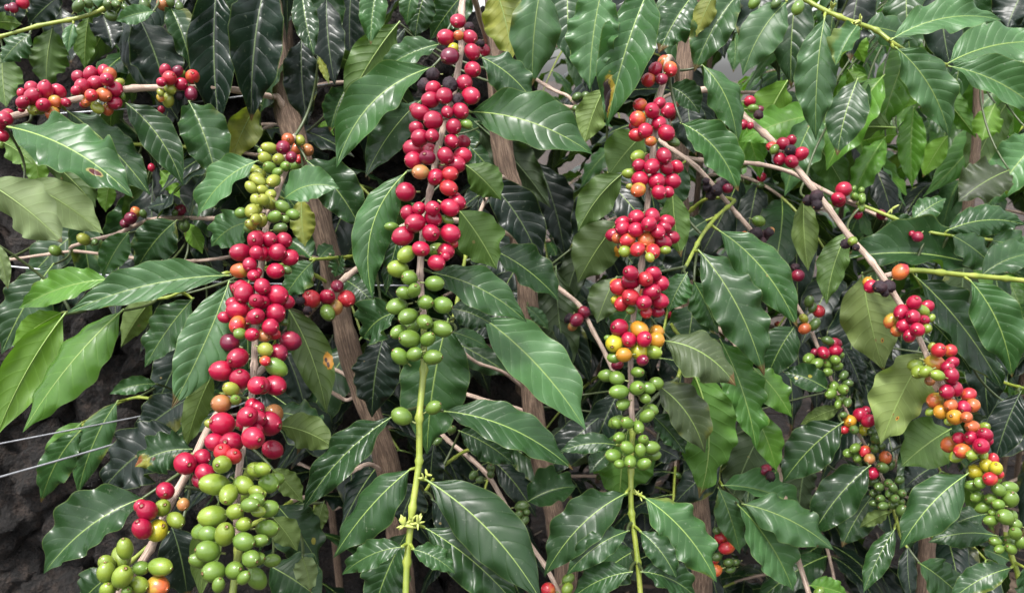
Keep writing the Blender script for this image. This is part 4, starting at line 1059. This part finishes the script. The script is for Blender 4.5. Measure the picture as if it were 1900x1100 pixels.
# ---- flower buds on the green shoots
BUDM = rib_material('flower_bud', (0.30, 0.34, 0.08))
def bud_mesh(n, ln, seed):
    r = np.random.default_rng(seed); V = []; F = []
    for _ in range(n):
        d = unit(r.normal(0, 1, 3) + np.array((0, 0, .5))); a = unit(np.cross(d, (0.3, .9, .1))); b = np.cross(d, a); k = len(V); l = ln * r.uniform(.6, 1.1)
        prof = ((0, .12), (.25, .17), (.6, .15), (.85, .10), (1, .02))
        for (t, w) in prof:
            for q in range(5):
                an = q * 1.2566; V.append(d * t * l + (a * math.cos(an) + b * math.sin(an)) * w * l)
        for i in range(4):
            for q in range(5): F.append((k + i * 5 + q, k + i * 5 + (q + 1) % 5, k + i * 5 + 5 + (q + 1) % 5, k + i * 5 + 5 + q))
    return mesh_from('flower_bud', V, F, [BUDM])
for i, (bk, x, y, dd, n, ln) in enumerate((('b5', 750, 974, -.005, 13, .0085), ('b5', 775, 970, -.005, 9, .007), ('b5', 764, 964, -.005, 6, .005), ('b5', 792, 880, 0, 3, .008), ('b5', 786, 886, -.003, 2, .007),
                                          ('b7', 1183, 915, -.004, 4, .005), ('b7', 1188, 921, -.004, 4, .005), ('b11', 1544, 15, 0, 5, .009), ('b11', 1596, 38, -.004, 8, .008), ('b19', 1655, 388, 0, 3, .008))):
    px = BR[bk]['px']; k = np.argmin((px[:, 0] - x) ** 2 + (px[:, 1] - y) ** 2)
    o = bpy.data.objects.new('flower_bud', bud_mesh(n, ln, i)); link(o, BR[bk]['obj'], at(x, y, px[k, 2] + dd))

# ================================================================ plants behind: random but whole, each with trunk, branches and leaves
PROTO = {}
def proto_leaf(i, col):
    if (i, col) in PROTO: return PROTO[(i, col)]
    r = np.random.default_rng(77 + i); n = 26
    L = r.uniform(.115, .150); W = L * r.uniform(.34, .42); dr = r.uniform(.15, .55)
    P = bez(np.zeros(3), np.array((0, L * .5, L * .10)), np.array((0, L * .95, -L * dr)), n)
    T = unit(np.gradient(P, axis=0)); N = np.tile((0, 0, 1.0), (n + 1, 1)); N = unit(N - T * (N * T).sum(1)[:, None])
    V, F, U, MI = leaf_geo(P, N, W, 300 + i, nu=n, nv=8, wave=r.uniform(.10, .2), fold=r.uniform(.15, .45), twist=r.normal(0, .3))
    PROTO[(i, col)] = mesh_from('leaf', V, F, [LM[col], RIB['b' if col == 'b' else 't']], U, MI)
    return PROTO[(i, col)]
def back_plant(label, x, y, h, nb, seed, cols='nnnnnd', spread=.34, zmin=.35, cherries=0, group='coffee plants in the rows behind', lean=0.0, blen=(.8, 1.1)):  # default colours are mostly the leaf darkened to stand for shade
    r = np.random.default_rng(seed)
    g = ground_z(x, y)
    root = bpy.data.objects.new('coffee_plant', None); base = np.array((x, y, g)); link(root, None, base)
    tag(root, label, 'coffee plant', group)
    tp = np.array([base + np.array((lean * t * t + .012 * math.sin(t * 5 + seed), .01 * math.sin(t * 7), h * t - .03)) for t in np.linspace(0, 1, 30)])
    V, F, U = tube(tp - base, np.linspace(.007, .003, 30), 8, rough=.12, seed=seed)
    link(bpy.data.objects.new('trunk', mesh_from('trunk', V, F, [BARK], U)), root, base)
    for k in range(nb):
        t = zmin + (1 - zmin) * (k + r.random()) / nb
        p = tp[int(t * 29)]; az = k * 2.4 + r.uniform(-.5, .5); ln = spread * r.uniform(*blen) * (1.15 - .5 * t)
        dv = np.array((math.cos(az), math.sin(az), 0))
        path = bez(p, p + dv * ln * .55 + UPW * ln * .18, p + dv * ln - UPW * ln * r.uniform(.0, .45), 24)
        V, F, U = tube(path - p, np.linspace(.0034, .0014, 25), 6)
        MI = [0 if f[0] // 6 < 14 else 1 for f in F]
        o = bpy.data.objects.new('branch', mesh_from('branch', V, F, [TWIG, STEM], U, MI)); link(o, root, p)
        nn = max(3, int(ln / .042))
        for m in range(nn):
            i = int(4 + (24 - 4) * (m + 1) / nn); i = min(24, i); q = path[i]; tg = unit(path[min(24, i + 1)] - path[i - 1]); sd = unit(np.cross(tg, UPW))
            for s in (-1, 1):
                if r.random() < .12: continue
                dd = unit(sd * s + tg * r.uniform(.2, .9) + UPW * r.uniform(-.6, .15))
                pv = np.array(CAM) - q; 
                me = proto_leaf(int(r.integers(8)), cols[int(r.integers(len(cols)))])
                lo = bpy.data.objects.new('leaf', me); lo['leaf_size'] = 1.0
                Y = Vector(dd); up = Vector(UPW + r.normal(0, .25, 3)); X = Y.cross(up).normalized(); Zv = X.cross(Y)
                lo.rotation_mode = 'QUATERNION'; lo.rotation_quaternion = Matrix((X, Y, Zv)).transposed().to_quaternion()
                lo.scale = (r.uniform(.75, 1.15),) * 3
                link(lo, o, q)
        for m in range(cherries if r.random() < .6 else 0):
            i = int(r.integers(6, 20)); q = path[i]; R = r.uniform(.0045, .0065)
            ax = unit(np.cross(unit(path[i + 1] - path[i]), r.normal(0, 1, 3)))
            c = 'gGGorrmG'[int(r.integers(8))]
            oo = bpy.data.objects.new('coffee_cherry', (OVAL if c in 'gG' else ROUND)[int(r.integers(3))])
            oo.rotation_mode = 'QUATERNION'; oo.rotation_quaternion = Vector(ax).to_track_quat('Z', 'Y'); oo.scale = (R,) * 3
            link(oo, o, q + ax * R * 1.4); oo.material_slots[0].link = 'OBJECT'; oo.material_slots[0].material = CM[c]
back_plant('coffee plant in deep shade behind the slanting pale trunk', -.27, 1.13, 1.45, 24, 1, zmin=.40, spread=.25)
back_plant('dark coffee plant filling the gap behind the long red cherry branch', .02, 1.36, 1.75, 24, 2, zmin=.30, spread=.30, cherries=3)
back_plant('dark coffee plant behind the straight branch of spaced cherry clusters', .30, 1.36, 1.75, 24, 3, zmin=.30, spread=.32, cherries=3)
back_plant('coffee plant with brighter leaves behind the upper right shoot', .62, 1.60, 1.85, 24, 4, cols='dmvbgvb', zmin=.35, spread=.34, cherries=4)  # brighter leaf colours stand in for light on the foliage behind
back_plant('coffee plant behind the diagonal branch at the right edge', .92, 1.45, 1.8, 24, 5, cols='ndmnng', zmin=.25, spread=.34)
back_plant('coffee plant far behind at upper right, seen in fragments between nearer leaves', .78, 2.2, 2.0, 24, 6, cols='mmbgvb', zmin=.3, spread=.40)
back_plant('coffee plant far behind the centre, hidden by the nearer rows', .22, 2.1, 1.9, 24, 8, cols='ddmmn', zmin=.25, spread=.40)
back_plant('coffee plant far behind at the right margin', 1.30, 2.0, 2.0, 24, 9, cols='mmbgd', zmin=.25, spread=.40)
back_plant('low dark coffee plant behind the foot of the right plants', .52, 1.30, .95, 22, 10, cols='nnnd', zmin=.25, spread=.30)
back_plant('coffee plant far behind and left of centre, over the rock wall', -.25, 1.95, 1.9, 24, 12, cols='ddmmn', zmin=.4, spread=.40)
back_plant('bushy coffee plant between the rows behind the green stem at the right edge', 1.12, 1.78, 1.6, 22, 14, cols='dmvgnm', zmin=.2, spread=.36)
